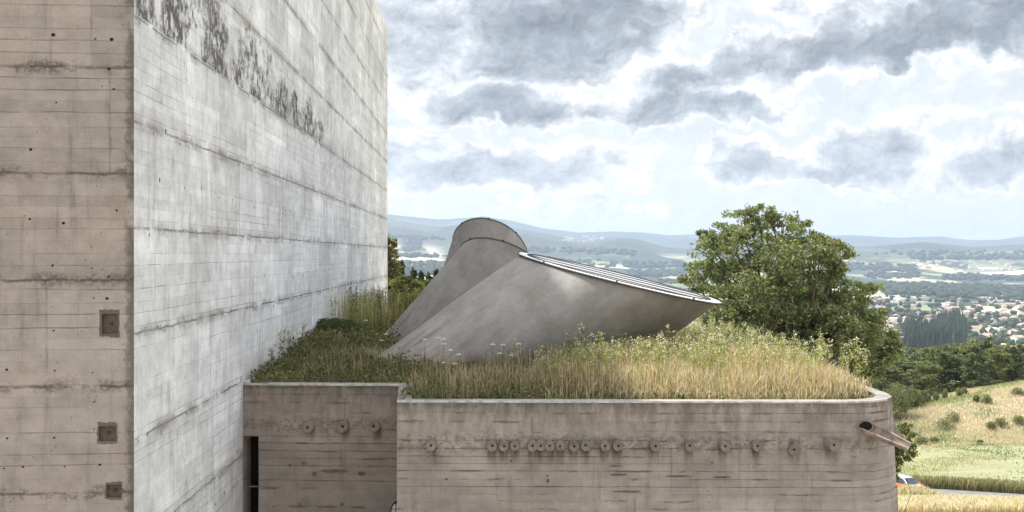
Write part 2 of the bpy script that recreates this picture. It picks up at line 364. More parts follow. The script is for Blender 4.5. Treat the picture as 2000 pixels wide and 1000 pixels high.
def hgt(x, y):
    x = np.asarray(x, float); y = np.asarray(y, float)
    r = np.where(y > 0, np.maximum(y, .25 * np.hypot(x, y)), .25 * np.hypot(x, y))
    z = np.interp(r, prof_d, prof_z)
    z = z + 8.2 * bell((x - 101) / 27) * bell((y - 160) / 15) + .5 * bell((x - 80) / 40) * bell((y - 150) / 30) * fbm(x / 5, y / 5, 5)
    rough = np.clip((r - 150) / 400, 0, 1) * np.clip((4500 - r) / 3000, 0, 1)
    z = z + rough * 3.0 * fbm(x / 260, y / 260, 2)
    px = 1000 + F * x / np.maximum(y, 1e-3)
    front = (y > 0)
    def ridge(pp, qq, D, wn, wf, bumpy, sd_):
        zt = (HZ - np.interp(px, pp, qq)) / F * D + 137
        zt = zt * (1 + bumpy * .04 * fbm(x / 500, y / 500, sd_))
        s = np.where(y < D, np.clip(1 - (D - y) / wn, 0, 1), np.clip(1 - (y - D) / wf, 0, 1))
        s = s * s * (3 - 2 * s)
        gully = 1 - .16 * (1 - s) * (1 + fbm(x / 420, y / 700, sd_ + 3))
        return np.where(front, zt * s * gully, 0)
    z = np.maximum(z, -137 + ridge(pxs2, pys2, 8200, 3600, 3500, 1.0, 11) * 1.0)
    z = np.maximum(z, -137 + ridge(pxs, pys, 13500, 5000, 6000, .6, 21))
    hl = (160) * bell((px - 700) / 210) * bell((y - 5600) / 1500); z = np.where(front, np.maximum(z, -137 + hl + 0 * z), z)
    hm = 75 * bell((px - 1130) / 130) * bell((y - 6000) / 700); z = np.where(front, np.maximum(z, -137 + hm), z)
    return z
def H(x, y): return float(hgt(np.array([x]), np.array([y]))[0])
def ground_at(px, py):
    d = 60.0; t = (HZ - py) / F; kx = (px - 1000) / F
    while d < 20000:
        if H(kx * d, d) >= t * d: return (kx * d, d)
        d *= 1.01
    return None
ang = np.concatenate([np.linspace(-180, -36, 40)[:-1], np.linspace(-36, 36, 420), np.linspace(36, 180, 40)[1:]])
rad = np.concatenate([np.linspace(2, 60, 20)[:-1], np.linspace(60, 240, 150)[:-1], np.geomspace(240, 26000, 190)])
A, RR = np.meshgrid(np.radians(ang), rad)
gx = RR * np.sin(A); gy = RR * np.cos(A); gz = hgt(gx, gy)
nr, na = gx.shape
vid = np.arange(nr * na).reshape(nr, na)
fq = np.stack([vid[:-1, :-1], vid[:-1, 1:], vid[1:, 1:], vid[1:, :-1]], -1).reshape(-1, 4)
# masks: R mown meadow, G dry grass, B distant farmland
yy = gy; 
mead = np.clip((yy - 87.5) / 1.5, 0, 1) * np.clip((139 + 3 * fbm(gx / 9, gy / 9, 8) - 6 * np.clip((gx - 70) / 20, 0, 1) - yy) / 3, 0, 1)
dry = np.clip((86 - yy) / 2, 0, 1) + np.clip((yy - 134) / 6, 0, 1) * np.clip((gx - 60 - (yy - 150) * .2) / 8, 0, 1) * np.clip((200 - yy) / 15, 0, 1)
far = np.clip((RR - 500) / 400, 0, 1)
cols = np.stack([mead, np.clip(dry, 0, 1), far], -1).reshape(-1, 3)
me = np_mesh('ground', np.stack([gx, gy, gz], -1).reshape(-1, 3), fq[:, ::-1].ravel(), np.full(len(fq), 4), cols)
Mg, n, b, o = mat_new('ground')
pos = n.new('ShaderNodeNewGeometry').outputs['Position']
zr, zg, zb = n.xyz(n.new('ShaderNodeAttribute', attribute_name='Col').outputs['Color'])[0:3]
n1 = n.noise(pos, .35, 6, .7); n2 = n.noise(pos, 2.5, 5, .75); n3 = n.noise(pos, .08, 4, .6)
soil = n.mix(n.step(n1, .35, .65), (.085, .10, .04), (.20, .18, .09))
gx_, gy_ = n.xyz(pos)[0:2]
stripe = n.noise(n.comb(n.m('MULTIPLY', gx_, .09), n.m('MULTIPLY', gy_, .35), 0), 1.0, 6, .72)
meadow = n.mix(n.step(stripe, .35, .65), (.19, .225, .10), (.32, .325, .18))
meadow = n.mix(n.step(n2, .35, .7), meadow, (.35, .345, .22))
dryc = n.mix(n.step(n1, .38, .62), (.50, .42, .31), (.28, .28, .16)); dryc = n.mix(n.step(n2, .45, .7), dryc, (.58, .50, .39))
near = n.mix(zr, n.mix(zg, soil, dryc), meadow)
pw = n.v('ADD', pos, n.v('SCALE', n.v('SUBTRACT', n.noise(pos, .004, 3, .6, 0, True), (.5, .5, .5)), None, 160.0))
wx, wy = n.xyz(pw)[0:2]
fv = n.comb(n.m('MULTIPLY', wx, .0042), n.m('MULTIPLY', wy, .0026), 0)
cell = n.xyz(n.vor(fv, 1.0, 'F1', 'Color'))[0]; cell2 = n.xyz(n.vor(fv, 1.0, 'F1', 'Color'))[1]
hedge = n.step(n.vor(fv, 1.0, 'DISTANCE_TO_EDGE'), .0, .05, 1.0, 0.0)
farc = n.ramp(cell, [(0.0, (.62, .55, .40)), (.16, (.52, .47, .33)), (.17, (.24, .27, .15)), (.40, (.30, .33, .19)), (.41, (.05, .065, .045)), (.62, (.06, .08, .05)), (.63, (.42, .40, .27)), (.80, (.52, .48, .34)), (.81, (.20, .23, .14)), (1.0, (.66, .60, .46))])
farc.node.color_ramp.interpolation = 'CONSTANT'
farc = n.mix(n.m('MULTIPLY', hedge, .8), farc, (.055, .08, .04))
wood = n.step(n.noise(n.comb(n.m('MULTIPLY', wx, .0016), n.m('MULTIPLY', wy, .0011), 0), 1.0, 5, .62), .50, .54)
hz_ = n.xyz(pos)[2]
wood = n.m('MAXIMUM', n.m('MULTIPLY', wood, .9), n.m('MULTIPLY', n.step(n.m('ADD', hz_, n.m('MULTIPLY', n.noise(pos, .0012, 5, .6), 220.0)), 40.0, 130.0), .92))
azm = n.m('DIVIDE', gx_, gy_); lm = n.m('MULTIPLY', n.m('MULTIPLY', n.step(azm, -.085, -.06, 1.0, 0.0), n.step(gy_, 2600, 3200)), n.step(gy_, 6300, 7000, 1.0, 0.0)); lm = n.m('MULTIPLY', lm, n.step(n.noise(n.comb(n.m('MULTIPLY', wx, .004), n.m('MULTIPLY', wy, .0016), 2.0), 1.0, 4, .6), .42, .5)); farc = n.mix(n.m('MULTIPLY', lm, .85), farc, (.60, .53, .40)); wood = n.m('MULTIPLY', wood, n.m('SUBTRACT', 1.0, lm))
farc = n.mix(wood, farc, n.mix(n.step(n.noise(pos, .02, 4, .7), .4, .6), (.035, .045, .035), (.06, .07, .05)))
n.put(b.inputs['Base Color'], n.mix(zb, near, farc)); b.inputs['Roughness'].default_value = .95; b.inputs['Specular IOR Level'].default_value = .1
bump(n, b, n2, .6, .25)
link('ground', me, Mg, None, True); tag(bpy.data.objects['ground'], 'grassy hillside falling away to a wide valley of fields and wooded hills', 'ground', kind='structure')

# road behind the building
rd = MB(); path = []
for px, y0 in ((1500, 88.5), (1700, 86.8), (1800, 85.6), (1900, 84.2), (2000, 82.6), (2100, 80.6), (2250, 77)): path.append(((px - 1000) / F * y0, y0))
def interp_path(pts, step_):
    out = []
    for a, b_ in zip(pts[:-1], pts[1:]):
        k = max(1, int(math.dist(a, b_) / step_))
        for i in range(k): out.append((a[0] + (b_[0] - a[0]) * i / k, a[1] + (b_[1] - a[1]) * i / k))
    out.append(pts[-1]); return out
path = interp_path(path, .8)
for (xa, ya), (xb, yb) in zip(path[:-1], path[1:]):
    pts = [(xa, ya - 1.5), (xb, yb - 1.5), (xb, yb + 1.5), (xa, ya + 1.5)]
    hs = [H(*p) for p in pts]
    rd.face([(p[0], p[1], h + .12) for p, h in zip(pts, hs)], [(p[0], p[1]) for p in pts])
M_road = simple('asphalt', (.20, .195, .19), .9, var=.2, scale=1.5, bs=.3)
tag(rd.build('road', M_road), 'narrow grey lane crossing the slope below the meadow', 'road', kind='structure')

# ---------------------------------------------------------------- the church: brown end wall, whitewashed long wall
ZT, ZB = 13.0, -10.5
CN = Vector((-5.79, 14.9)); CF = Vector((-7.14, 55.8)); CL0 = Vector((-7.76, 14.75))
d_front = (CL0 - CN).normalized(); d_side = (CF - CN).normalized()
def px_to_line(px, p0, dr):
    k = (px - 1000) / F
    return (k * p0.y - p0.x) / (dr.x - k * dr.y)
def wall_uv(px, py, p0, dr):
    t = px_to_line(px, p0, dr); y = p0.y + t * dr.y
    return t, (HZ - py) / F * y
def wall_sheet(name, p0, dr, u0, u1, z0, z1, holes, inward, mat, parent, matp=None, back=True):
    """a wall face with real openings: each hole is (u0, z0, u1, z1, depth)"""
    mb = MB(); us = sorted({u0, u1} | {h[0] for h in holes} | {h[2] for h in holes}); zs = sorted({z0, z1} | {h[1] for h in holes} | {h[3] for h in holes})
    pt = lambda u, z, d=0.0: (p0.x + dr.x * u + inward.x * d, p0.y + dr.y * u + inward.y * d, z)
    flip = (dr.x * inward.y - dr.y * inward.x) < 0
    def f(ps, uvs, mi=0): mb.face(ps[::-1] if flip else ps, uvs[::-1] if flip else uvs, mi)
    for a, b_ in zip(us[:-1], us[1:]):
        for c, e in zip(zs[:-1], zs[1:]):
            mu, mz = (a + b_) / 2, (c + e) / 2
            if any(h[0] < mu < h[2] and h[1] < mz < h[3] for h in holes): continue
            f([pt(a, c), pt(b_, c), pt(b_, e), pt(a, e)], [(a, c), (b_, c), (b_, e), (a, e)])
    for (a, c, b_, e, dp) in holes:
        mi = 1 if matp is not None else 0
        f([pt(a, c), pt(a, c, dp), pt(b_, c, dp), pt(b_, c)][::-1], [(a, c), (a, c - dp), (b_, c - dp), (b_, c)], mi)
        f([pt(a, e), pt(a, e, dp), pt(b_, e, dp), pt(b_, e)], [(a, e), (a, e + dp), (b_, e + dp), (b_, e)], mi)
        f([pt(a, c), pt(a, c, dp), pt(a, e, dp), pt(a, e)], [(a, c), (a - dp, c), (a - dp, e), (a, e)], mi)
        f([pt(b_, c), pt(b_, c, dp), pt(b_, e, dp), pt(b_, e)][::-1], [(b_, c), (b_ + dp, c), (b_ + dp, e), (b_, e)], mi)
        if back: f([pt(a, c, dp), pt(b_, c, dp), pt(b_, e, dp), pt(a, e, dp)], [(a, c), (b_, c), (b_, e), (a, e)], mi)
    return mb.build(name, [mat] + ([matp] if matp is not None else []), parent)
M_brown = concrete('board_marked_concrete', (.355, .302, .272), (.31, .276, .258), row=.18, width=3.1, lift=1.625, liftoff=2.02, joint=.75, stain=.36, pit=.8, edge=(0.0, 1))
M_pocket = concrete('dark_concrete', (.155, .12, .10), (.12, .095, .08), joint=.2, stain=.1)  # darker concrete for pockets, small holes and the patches round them
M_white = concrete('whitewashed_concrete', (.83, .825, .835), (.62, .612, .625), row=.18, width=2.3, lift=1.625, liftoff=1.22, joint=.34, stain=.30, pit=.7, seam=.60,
                   paint=(3.66, 6.4, 20.0, 1.0))
church = empty('church_building', (CN.x, CN.y, ZB))
tag(church, 'tall windowless church block with brown end wall and flaking whitewashed long side', 'church')
def rebase(o, par):
    o.parent = par; o.matrix_parent_inverse = Matrix.Translation(-par.location); return o
holes = []
for x0, y0, x1, y1 in ((199, 613, 230, 652), (193, 832, 226, 862), (208, 946, 237, 972)):
    (a, ztop), (b_, zbot) = wall_uv(x1, y0, CN, d_front), wall_uv(x0, y1, CN, d_front)
    holes.append((a, zbot, b_, ztop, .07))
for px, py, r in ((222, 174, 3), (110, 200, 2.6), (228, 411, 3.2), (58, 428, 3), (124, 436, 4), (103, 518, 3), (105, 646, 2.6), (13, 722, 3.5), (107, 724, 2.5), (14, 856, 3), (106, 855, 3),
                  (45, 912, 3), (8, 915, 2.2), (126, 911, 2.4), (195, 908, 3.5), (180, 524, 2.2), (183, 582, 2), (209, 583, 4), (181, 728, 2), (183, 785, 2), (184, 838, 2), (212, 540, 3), (60, 292, 4), (213, 135, 4), (186, 76, 2.5), (104, 68, 5), (218, 77, 5)):
    a, z = wall_uv(px, py, CN, d_front); rr_ = r / F * 14.8 * .72
    if any(h[0] - .02 < a < h[2] + .02 and h[1] - .02 < z < h[3] + .02 for h in holes): continue
    holes.append((a - rr_, z - rr_ * .8, a + rr_, z + rr_ * .8, .06))
in_f = Vector((-d_front.y, d_front.x)); in_f = in_f if in_f.y > 0 else -in_f
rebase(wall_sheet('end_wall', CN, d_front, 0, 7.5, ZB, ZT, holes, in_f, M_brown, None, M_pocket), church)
# dark mortar patches round the square anchor pockets
for k, (x0, y0, x1, y1) in enumerate(((194, 605, 233, 658), (190, 825, 229, 867), (206, 941, 240, 975), (212, 391, 246, 430))):
    rs = random.Random(k + 3); mb = MB(); pts = []
    for i in range(28):
        t = i / 28 * 4; q = t % 1; s_ = int(t)
        X_, Y_ = ((x0 + (x1 - x0) * q, y0), (x1, y0 + (y1 - y0) * q), (x1 - (x1 - x0) * q, y1), (x0, y1 - (y1 - y0) * q))[s_]
        u_, z_ = wall_uv(X_ + rs.uniform(-1.6, 1.6), Y_ + rs.uniform(-1.6, 1.6), CN, d_front); pts.append((u_, z_))
    if k < 3: hu0, hz0, hu1, hz1 = holes[k][:4]
    else:
        a, z = wall_uv(228, 411, CN, d_front); hu0, hz0, hu1, hz1 = a - .04, z - .035, a + .04, z + .035
    cu, cz = (hu0 + hu1) / 2, (hz0 + hz1) / 2
    def on_hole(u_, z_):
        du, dz = u_ - cu, z_ - cz; s_ = min((hu1 - cu) / max(abs(du), 1e-6), (hz1 - cz) / max(abs(dz), 1e-6)); return cu + du * s_, cz + dz * s_
    pt = lambda u_, z_: (CN.x + d_front.x * u_ - in_f.x * .003, CN.y + d_front.y * u_ - in_f.y * .003, z_)
    for i in range(28):
        a, b_ = pts[i], pts[(i + 1) % 28]; c, e = on_hole(*b_), on_hole(*a)
        mb.face([pt(*a), pt(*b_), pt(*c), pt(*e)], [a, b_, c, e])
    rebase(mb.build('mortar_patch', M_pocket if k < 3 else concrete('patch_mortar', (.29, .24, .20), (.26, .22, .19), joint=.2)), church)
# anchor studs at the heart of each pocket
for k in range(3):
    a, c, b_, e, dp = holes[k]; cu, cz = (a + b_) / 2, (c + e) / 2; mb = MB()
    q = Vector((CN.x + d_front.x * cu, CN.y + d_front.y * cu, cz)); nn = Vector((in_f.x, in_f.y, 0))
    mb.tube([q + nn * .069, q + nn * .03], .028, 10)
    rebase(mb.build('anchor_stud', simple('dark_iron', (.05, .035, .03), .8)), church)
# long white wall
holes = []; rs = random.Random(4)
for row_px in ((450, 16, 205), (640, 10, 190)): pass
for zrow, ub in ((2.02, .9), (.38, .7), (-1.25, 1.1), (-2.9, .6), (-4.3, 1.0), (-5.0, .7), (1.2, 1.2), (-6.6, .8), (3.2, 14.0), (-.6, 9.0)):
    u_ = ub
    while u_ < 26:
        if rs.random() < .6:
            w_, h_ = rs.uniform(.012, .024), rs.uniform(.015, .05); z_ = zrow + rs.uniform(-.09, .09)
            holes.append((u_ - w_, z_ - h_, u_ + w_, z_ + h_, .05))
        u_ += rs.uniform(.55, 1.5)
in_s = Vector((-1, -.033)).normalized()
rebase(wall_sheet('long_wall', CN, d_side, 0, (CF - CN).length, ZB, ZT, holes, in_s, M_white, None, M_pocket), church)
LFT = CN + d_front * 7.5; LBK = LFT + (CF - CN)
mb = MB(); mb.face([(CN.x, CN.y, ZT), (CF.x, CF.y, ZT), (LBK.x, LBK.y, ZT), (LFT.x, LFT.y, ZT)][::-1]); rebase(mb.build('roof', M_brown), church)
mb = MB()
for p_, q_ in ((CF, LBK), (LBK, LFT)):
    L_ = (q_ - p_).length; mb.face([(p_.x, p_.y, ZB), (q_.x, q_.y, ZB), (q_.x, q_.y, ZT), (p_.x, p_.y, ZT)], [(0, ZB), (L_, ZB), (L_, ZT), (0, ZT)])
rebase(mb.build('rear_wall', M_brown), church)

# ---------------------------------------------------------------- the low chapel wing with its planted roof
RT = -2.9
crypt = empty('chapel_wing', (1.0, 20.0, ZB))
tag(crypt, 'low raw concrete wing with planted roof, rounded end and protruding pipe stubs', 'building')
stud_px = [843, 961, 984, 1005.5, 1039.5, 1056, 1073, 1094, 1120, 1142.5, 1180, 1205, 1277, 1345, 1412, 1476]
A0 = Vector((-2.27, 19.2)); B0 = Vector((6.63, 19.1)); dAB = (B0 - A0).normalized()
studs_w = [((px_to_line(px, A0, dAB)), .10) for px in stud_px]
M_low = concrete('weathered_board_concrete', (.385, .335, .30), (.27, .237, .213), row=.158, width=2.75, joint=.75, stain=.26, pit=.55, wet_top=RT,
                 studs=(P(1200, 868, 19.15).z, studs_w + [(7.82, .12), (8.55, .14)]))
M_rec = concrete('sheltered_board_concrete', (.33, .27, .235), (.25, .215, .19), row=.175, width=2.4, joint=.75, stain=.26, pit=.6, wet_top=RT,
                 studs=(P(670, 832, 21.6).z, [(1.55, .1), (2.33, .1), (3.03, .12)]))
M_cap = concrete('parapet_top', (.36, .33, .305), (.26, .24, .22), row=9, width=3, joint=.2, stain=.2, pit=.4)
# outer line: recess corner, front, faceted corner, long right side
arc = []
cc = Vector((6.63, 20.32))
for k in range(1, 5):
    a = R(-90 + k * 22.5); arc.append(cc + Vector((math.cos(a), math.sin(a))) * 1.22)
REC = Vector((-2.51, 21.6)); RECL = Vector((-6.03, 21.75)); BK = Vector((6.95, 48.0)); BKL = Vector((-6.9, 48.0))
outer = [RECL, REC, A0, B0] + arc + [BK, BKL]
bat = [0, 0, 0, .10] + [.25, .32, .35, .35] + [.35, 0]      # how far the foot of the wall leans out
def offs(poly, d):
    out = []
    for i, p_ in enumerate(poly):
        a = poly[i - 1] if i else poly[0] - Vector((1, 0)); c = poly[i + 1] if i + 1 < len(poly) else p_ + (p_ - a)
        if i == 0: n_ = Vector((0, 1)); out.append(p_ + n_ * d); continue
        t1 = (p_ - a).normalized(); t2 = (c - p_).normalized()
        n1_ = Vector((-t1.y, t1.x)); n2_ = Vector((-t2.y, t2.x)); m_ = (n1_ + n2_)
        m_ = m_ / max(m_.dot(n1_), .2); out.append(p_ + m_ * d)
    return out
inner = offs(outer, .29)
front_len = (B0 - A0).length
# recessed wall with the dark doorway
dR = (REC - RECL).normalized(); inR = Vector((-dR.y, dR.x))
o1, zt = wall_uv(505, 852, RECL, dR)
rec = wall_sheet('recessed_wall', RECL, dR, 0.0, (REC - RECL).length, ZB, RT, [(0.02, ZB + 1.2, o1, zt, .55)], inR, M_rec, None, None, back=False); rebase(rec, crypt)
mb = MB(); a = RECL + inR * .55
mb.face([(a.x, a.y, ZB + 1.2), (a.x + dR.x * (o1 + .0), a.y + dR.y * o1, ZB + 1.2), (a.x + dR.x * o1, a.y + dR.y * o1, zt), (a.x, a.y, zt)])
rebase(mb.build('doorway_shade', simple('doorway_black', (.012, .010, .010), .9, spec=.1)), crypt)  # near-black sheet standing in for the shade inside the doorway
mb = MB(); q = P(490, 952, 21.85); mb.box((q.x - .19, q.y + .08, q.z - .012), (q.x + .17, q.y + .12, q.z + .012)); rebase(mb.build('door_rail', simple('steel_rail', (.20, .19, .18), .5, .6)), crypt)
mb = MB(); uacc = -(A0 - REC).length; prev = REC
pl = outer[1:]; bt = bat[1:]
for i in range(len(pl) - 1):
    p_, q_ = pl[i], pl[i + 1]; L_ = (q_ - p_).length
    nrm = Vector(((q_ - p_).y, -(q_ - p_).x)).normalized()
    def foot(k):
        if k == 0: return pl[k]
        t1 = (pl[k] - pl[k - 1]).normalized(); t2 = (pl[min(k + 1, len(pl) - 1)] - pl[k]).normalized() if k + 1 < len(pl) else t1
        m_ = (Vector((t1.y, -t1.x)) + Vector((t2.y, -t2.x))).normalized(); return pl[k] + m_ * bt[k]
    fa, fb = foot(i), foot(i + 1)
    mb.face([(fa.x, fa.y, ZB), (fb.x, fb.y, ZB), (q_.x, q_.y, RT), (p_.x, p_.y, RT)], [(uacc, ZB), (uacc + L_, ZB), (uacc + L_, RT), (uacc, RT)])
    uacc += L_
rebase(mb.build('curved_wall', M_low), crypt)
mb = MB(); uacc = 0
for i in range(len(outer) - 1):
    p_, q_, pi, qi = outer[i], outer[i + 1], inner[i], inner[i + 1]; L_ = (q_ - p_).length
    lip = .012
    mb.face([(p_.x, p_.y, RT + .0), (q_.x, q_.y, RT), (qi.x, qi.y, RT + .01), (pi.x, pi.y, RT + .01)], [(uacc, 0), (uacc + L_, 0), (uacc + L_, .29), (uacc, .29)])
    mb.face([(pi.x, pi.y, RT + .01), (qi.x, qi.y, RT + .01), (qi.x, qi.y, RT - .6), (pi.x, pi.y, RT - .6)], [(uacc, 1), (uacc + L_, 1), (uacc + L_, .5), (uacc, .5)])
    uacc += L_
rebase(mb.build('parapet_top', M_cap), crypt)
# pale metal edging on the rim
M_trim = simple('zinc_edging', (.44, .425, .41), .6, .2, var=.35)
mb = MB()
for i in range(0, 5):
    p_, q_ = outer[i], outer[i + 1]; t_ = (q_ - p_).normalized(); n_ = Vector((t_.y, -t_.x))
    if i == 1: continue
    a, b_ = p_ + n_ * .012, q_ + n_ * .012; c, e = q_ - n_ * .04, p_ - n_ * .04
    for z0, z1 in ((RT - .022, RT + .016),):
        c8 = [(a.x, a.y), (b_.x, b_.y), (c.x, c.y), (e.x, e.y)]
        mb.face([(*k_, z1) for k_ in c8]); mb.face([(*c8[0], z0), (*c8[1], z0), (*c8[1], z1), (*c8[0], z1)]); mb.face([(*c8[2], z0), (*c8[3], z0), (*c8[3], z1), (*c8[2], z1)])
        mb.face([(*c8[1], z0), (*c8[2], z0), (*c8[2], z1), (*c8[1], z1)]); mb.face([(*c8[3], z0), (*c8[0], z0), (*c8[0], z1), (*c8[3], z1)])
rebase(mb.build('rim_edging', M_trim), crypt)
# upstand flashing along the church
mb = MB(); p_ = CN + d_side * 6.95; q_ = CN + d_side * 14.0; nx = Vector((1, .033)).normalized()
for z0, z1, w_ in ((RT - .05, RT + .02, .10),):
    a, b_, c, e = p_ + nx * .004, q_ + nx * .004, q_ + nx * w_, p_ + nx * w_
    mb.face([(a.x, a.y, z1 + .03), (e.x, e.y, z1), (c.x, c.y, z1), (b_.x, b_.y, z1 + .03)]); mb.face([(e.x, e.y, z0), (c.x, c.y, z0), (c.x, c.y, z1), (e.x, e.y, z1)]); mb.face([(a.x, a.y, z0), (e.x, e.y, z0), (e.x, e.y, z1), (a.x, a.y, z1 + .03)])
rebase(mb.build('flashing', M_trim), crypt)

# pipe stubs let into the wall
M_stub = concrete('stub_concrete', (.25, .208, .18), (.18, .15, .13), row=.5, width=1, joint=.1, stain=.15, pit=.8)
M_bore = simple('bore_dark', (.05, .035, .03), .95)  # near-black tone inside the bore
def stub(px, py, d, length, rad_, nrm, seed):
    rs = random.Random(seed); c = P(px, py, d); nrm = Vector(nrm).normalized(); up = Vector((0, 0, 1)); sd_ = nrm.cross(up).normalized(); up = sd_.cross(nrm).normalized()
    mb = MB(); N = 20; rw = [rad_ * (1 + rs.uniform(-.03, .03)) for _ in range(N)]
    br = rad_ * .16; bo = Vector((rs.uniform(-.1, .1) * rad_, 0, rs.uniform(-.02, .22) * rad_))
    prof = [(-.06, rw, 0), (length * .93, rw, 0), (length, [q * .94 for q in rw], 0), (length - .004, [q * .70 for q in rw], .2), (length - .012, [br * 1.5] * N, 1), (length - .02, [br] * N, 1), (length - .09, [br * .8] * N, 1)]
    rings = []
    for s_, rr_, off in prof:
        rings.append([c + nrm * s_ + sd_ * (math.cos(k / N * 6.2832) * rr_[k] + bo.x * off) + up * (math.sin(k / N * 6.2832) * rr_[k] + bo.z * off) for k in range(N)])
    for i in range(len(rings) - 1):
        for k in range(N):
            k2 = (k + 1) % N
            mb.face([rings[i][k], rings[i][k2], rings[i + 1][k2], rings[i + 1][k]], [(k * .03 + seed, i * .05), (k * .03 + .03 + seed, i * .05), (k * .03 + .03 + seed, i * .05 + .05), (k * .03 + seed, i * .05 + .05)], 1 if i >= 4 else 0)
    mb.face(rings[-1], [(0, 0)] * N, 1)
    o = mb.build('pipe_stub', [M_stub, M_bore], None, True, weld=True, recalc=True); o.data.set_sharp_from_angle(angle=R(40)) if hasattr(o.data, 'set_sharp_from_angle') else None
    rebase(o, crypt)
for i, px in enumerate(stud_px):
    py = 868 + (0.3 * math.sin(i * 2.1)) + (1 if px > 1300 else 0)
    u_ = px_to_line(px, A0, dAB); d_ = (A0 + dAB * u_).y
    stub(px, py, d_, .21 + .03 * math.sin(i * 3.3), .098 + .004 * math.sin(i * 1.7), (0, -1, 0), i)
for i, (px, py) in enumerate(((603, 833), (670.5, 832), (732, 831))): stub(px, py, 21.66, .13, .125, (0, -1, 0), 30 + i)
stub(1548, 877, 19.1, .17, .10, (-.15, -1, 0), 41); stub(1618, 867, 19.1, .22, .11, (.25, -1, 0), 42)
q = P(1728, 836, 20.9); stub(1727, 836, 20.9, .22, .11, (1, -.1, 0), 43); stub(1726, 849, 20.4, .30, .12, (1, -.2, 0), 44)
# flat dark patches for slots and old cleat holes
M_scar = simple('dark_scar', (.12, .093, .078), .95, var=.4, scale=12)
def scar(px, py, wpx, hpx, d, seed, mat_=M_scar):
    rs = random.Random(seed); c = P(px, py, d - .004); mb = MB(); N = 22
    ring = [Vector((c.x + math.cos(k / N * 6.283) * wpx / F * d * rs.uniform(.75, 1.1), c.y, c.z + math.sin(k / N * 6.283) * hpx / F * d * rs.uniform(.7, 1.15))) for k in range(N)]
    mb.face(ring, [(p.x, p.z) for p in ring]); rebase(mb.build('wall_scar', mat_), crypt)
for i, a_ in enumerate(((654, 920, 28, 3.0, 21.62), (614, 926, 5, 5, 21.62), (706, 925, 8, 4.5, 21.62), (594, 905, 5, 3, 21.6), (668, 985, 4, 3, 21.6), (585, 985, 3, 3, 21.6), (566, 909, 3, 3, 21.6),
                         (998, 900, 2.6, 2.6, 19.17), (1069, 929, 2.2, 2.4, 19.17), (1070, 939, 3.4, 5, 19.17), (1271, 901, 2.4, 2.4, 19.15), (1391, 903, 2.4, 2.0, 19.12), (872, 936, 3, 2.5, 19.18), (1203, 910, 13, 1.8, 19.15), (1208, 927, 20, 2.4, 19.15), (1325, 930, 26, 1.8, 19.13), (1410, 932, 20, 1.8, 19.12), (1230, 960, 34, 2, 19.15))):
    scar(*a_, seed=i)

# half-pipe water spout on the rounded corner
sp = MB(); base = Vector((6.98, 19.13, -3.36)); tip = Vector((7.62, 18.66, -3.66)); ax = (tip - base).normalized(); sd_ = ax.cross(Vector((0, 0, 1))).normalized(); up = sd_.cross(ax).normalized()
rl_ = R(22) * (1 if sd_.y < 0 else -1); sd_, up = sd_ * math.cos(rl_) - up * math.sin(rl_), up * math.cos(rl_) + sd_ * math.sin(rl_)
def ring_(p, ro, dep, th):
    o_ = []
    for k in range(13):
        a = math.pi + math.pi * k / 12; o_.append(p + sd_ * math.cos(a) * ro + up * (math.sin(a) * dep))
    i_ = []
    for k in range(13):
        a = math.pi + math.pi * k / 12; i_.append(p + sd_ * math.cos(a) * (ro - th) + up * (math.sin(a) * (dep - th)))
    return o_, i_
secs = [ring_(base - ax * .12, .185, .20, .03), ring_(base + (tip - base) * .5, .145, .165, .03), ring_(tip, .105, .13, .028)]
for (o0, i0), (o1_, i1) in zip(secs[:-1], secs[1:]):
    for k in range(12):
        sp.face([o0[k], o0[k + 1], o1_[k + 1], o1_[k]]); sp.face([i0[k + 1], i0[k], i1[k], i1[k + 1]])
    for k in (0, 12): sp.face([o0[k], i0[k], i1[k], o1_[k]])
o_, i_ = secs[-1]
for k in range(12): sp.face([o_[k], o_[k + 1], i_[k + 1], i_[k]])
M_spout = simple('spout_concrete', (.30, .235, .20), .8, var=.4, scale=5, bs=.5)
spout = rebase(sp.build('water_spout', M_spout, None, False, recalc=True), crypt); spout['label'] = 'rusty brown half-pipe spout'
mb = MB(); c = Vector((6.93, 19.13, -3.37)); N = 16
nn = Vector((.19, -.98, 0)).normalized(); s2 = nn.cross(Vector((0, 0, 1)))
ring = [c + nn * .05 + s2 * math.cos(k / N * 6.283) * .14 + Vector((0, 0, 1)) * math.sin(k / N * 6.283) * .09 for k in range(N)]
mb.face(ring); rebase(mb.build('spout_mouth', simple('mouth_shade', (.015, .012, .01), .95, spec=.1)), crypt)  # flat black disc painted for the shade inside the opening
# grey repair around the spout
mb = MB(); rs = random.Random(8)

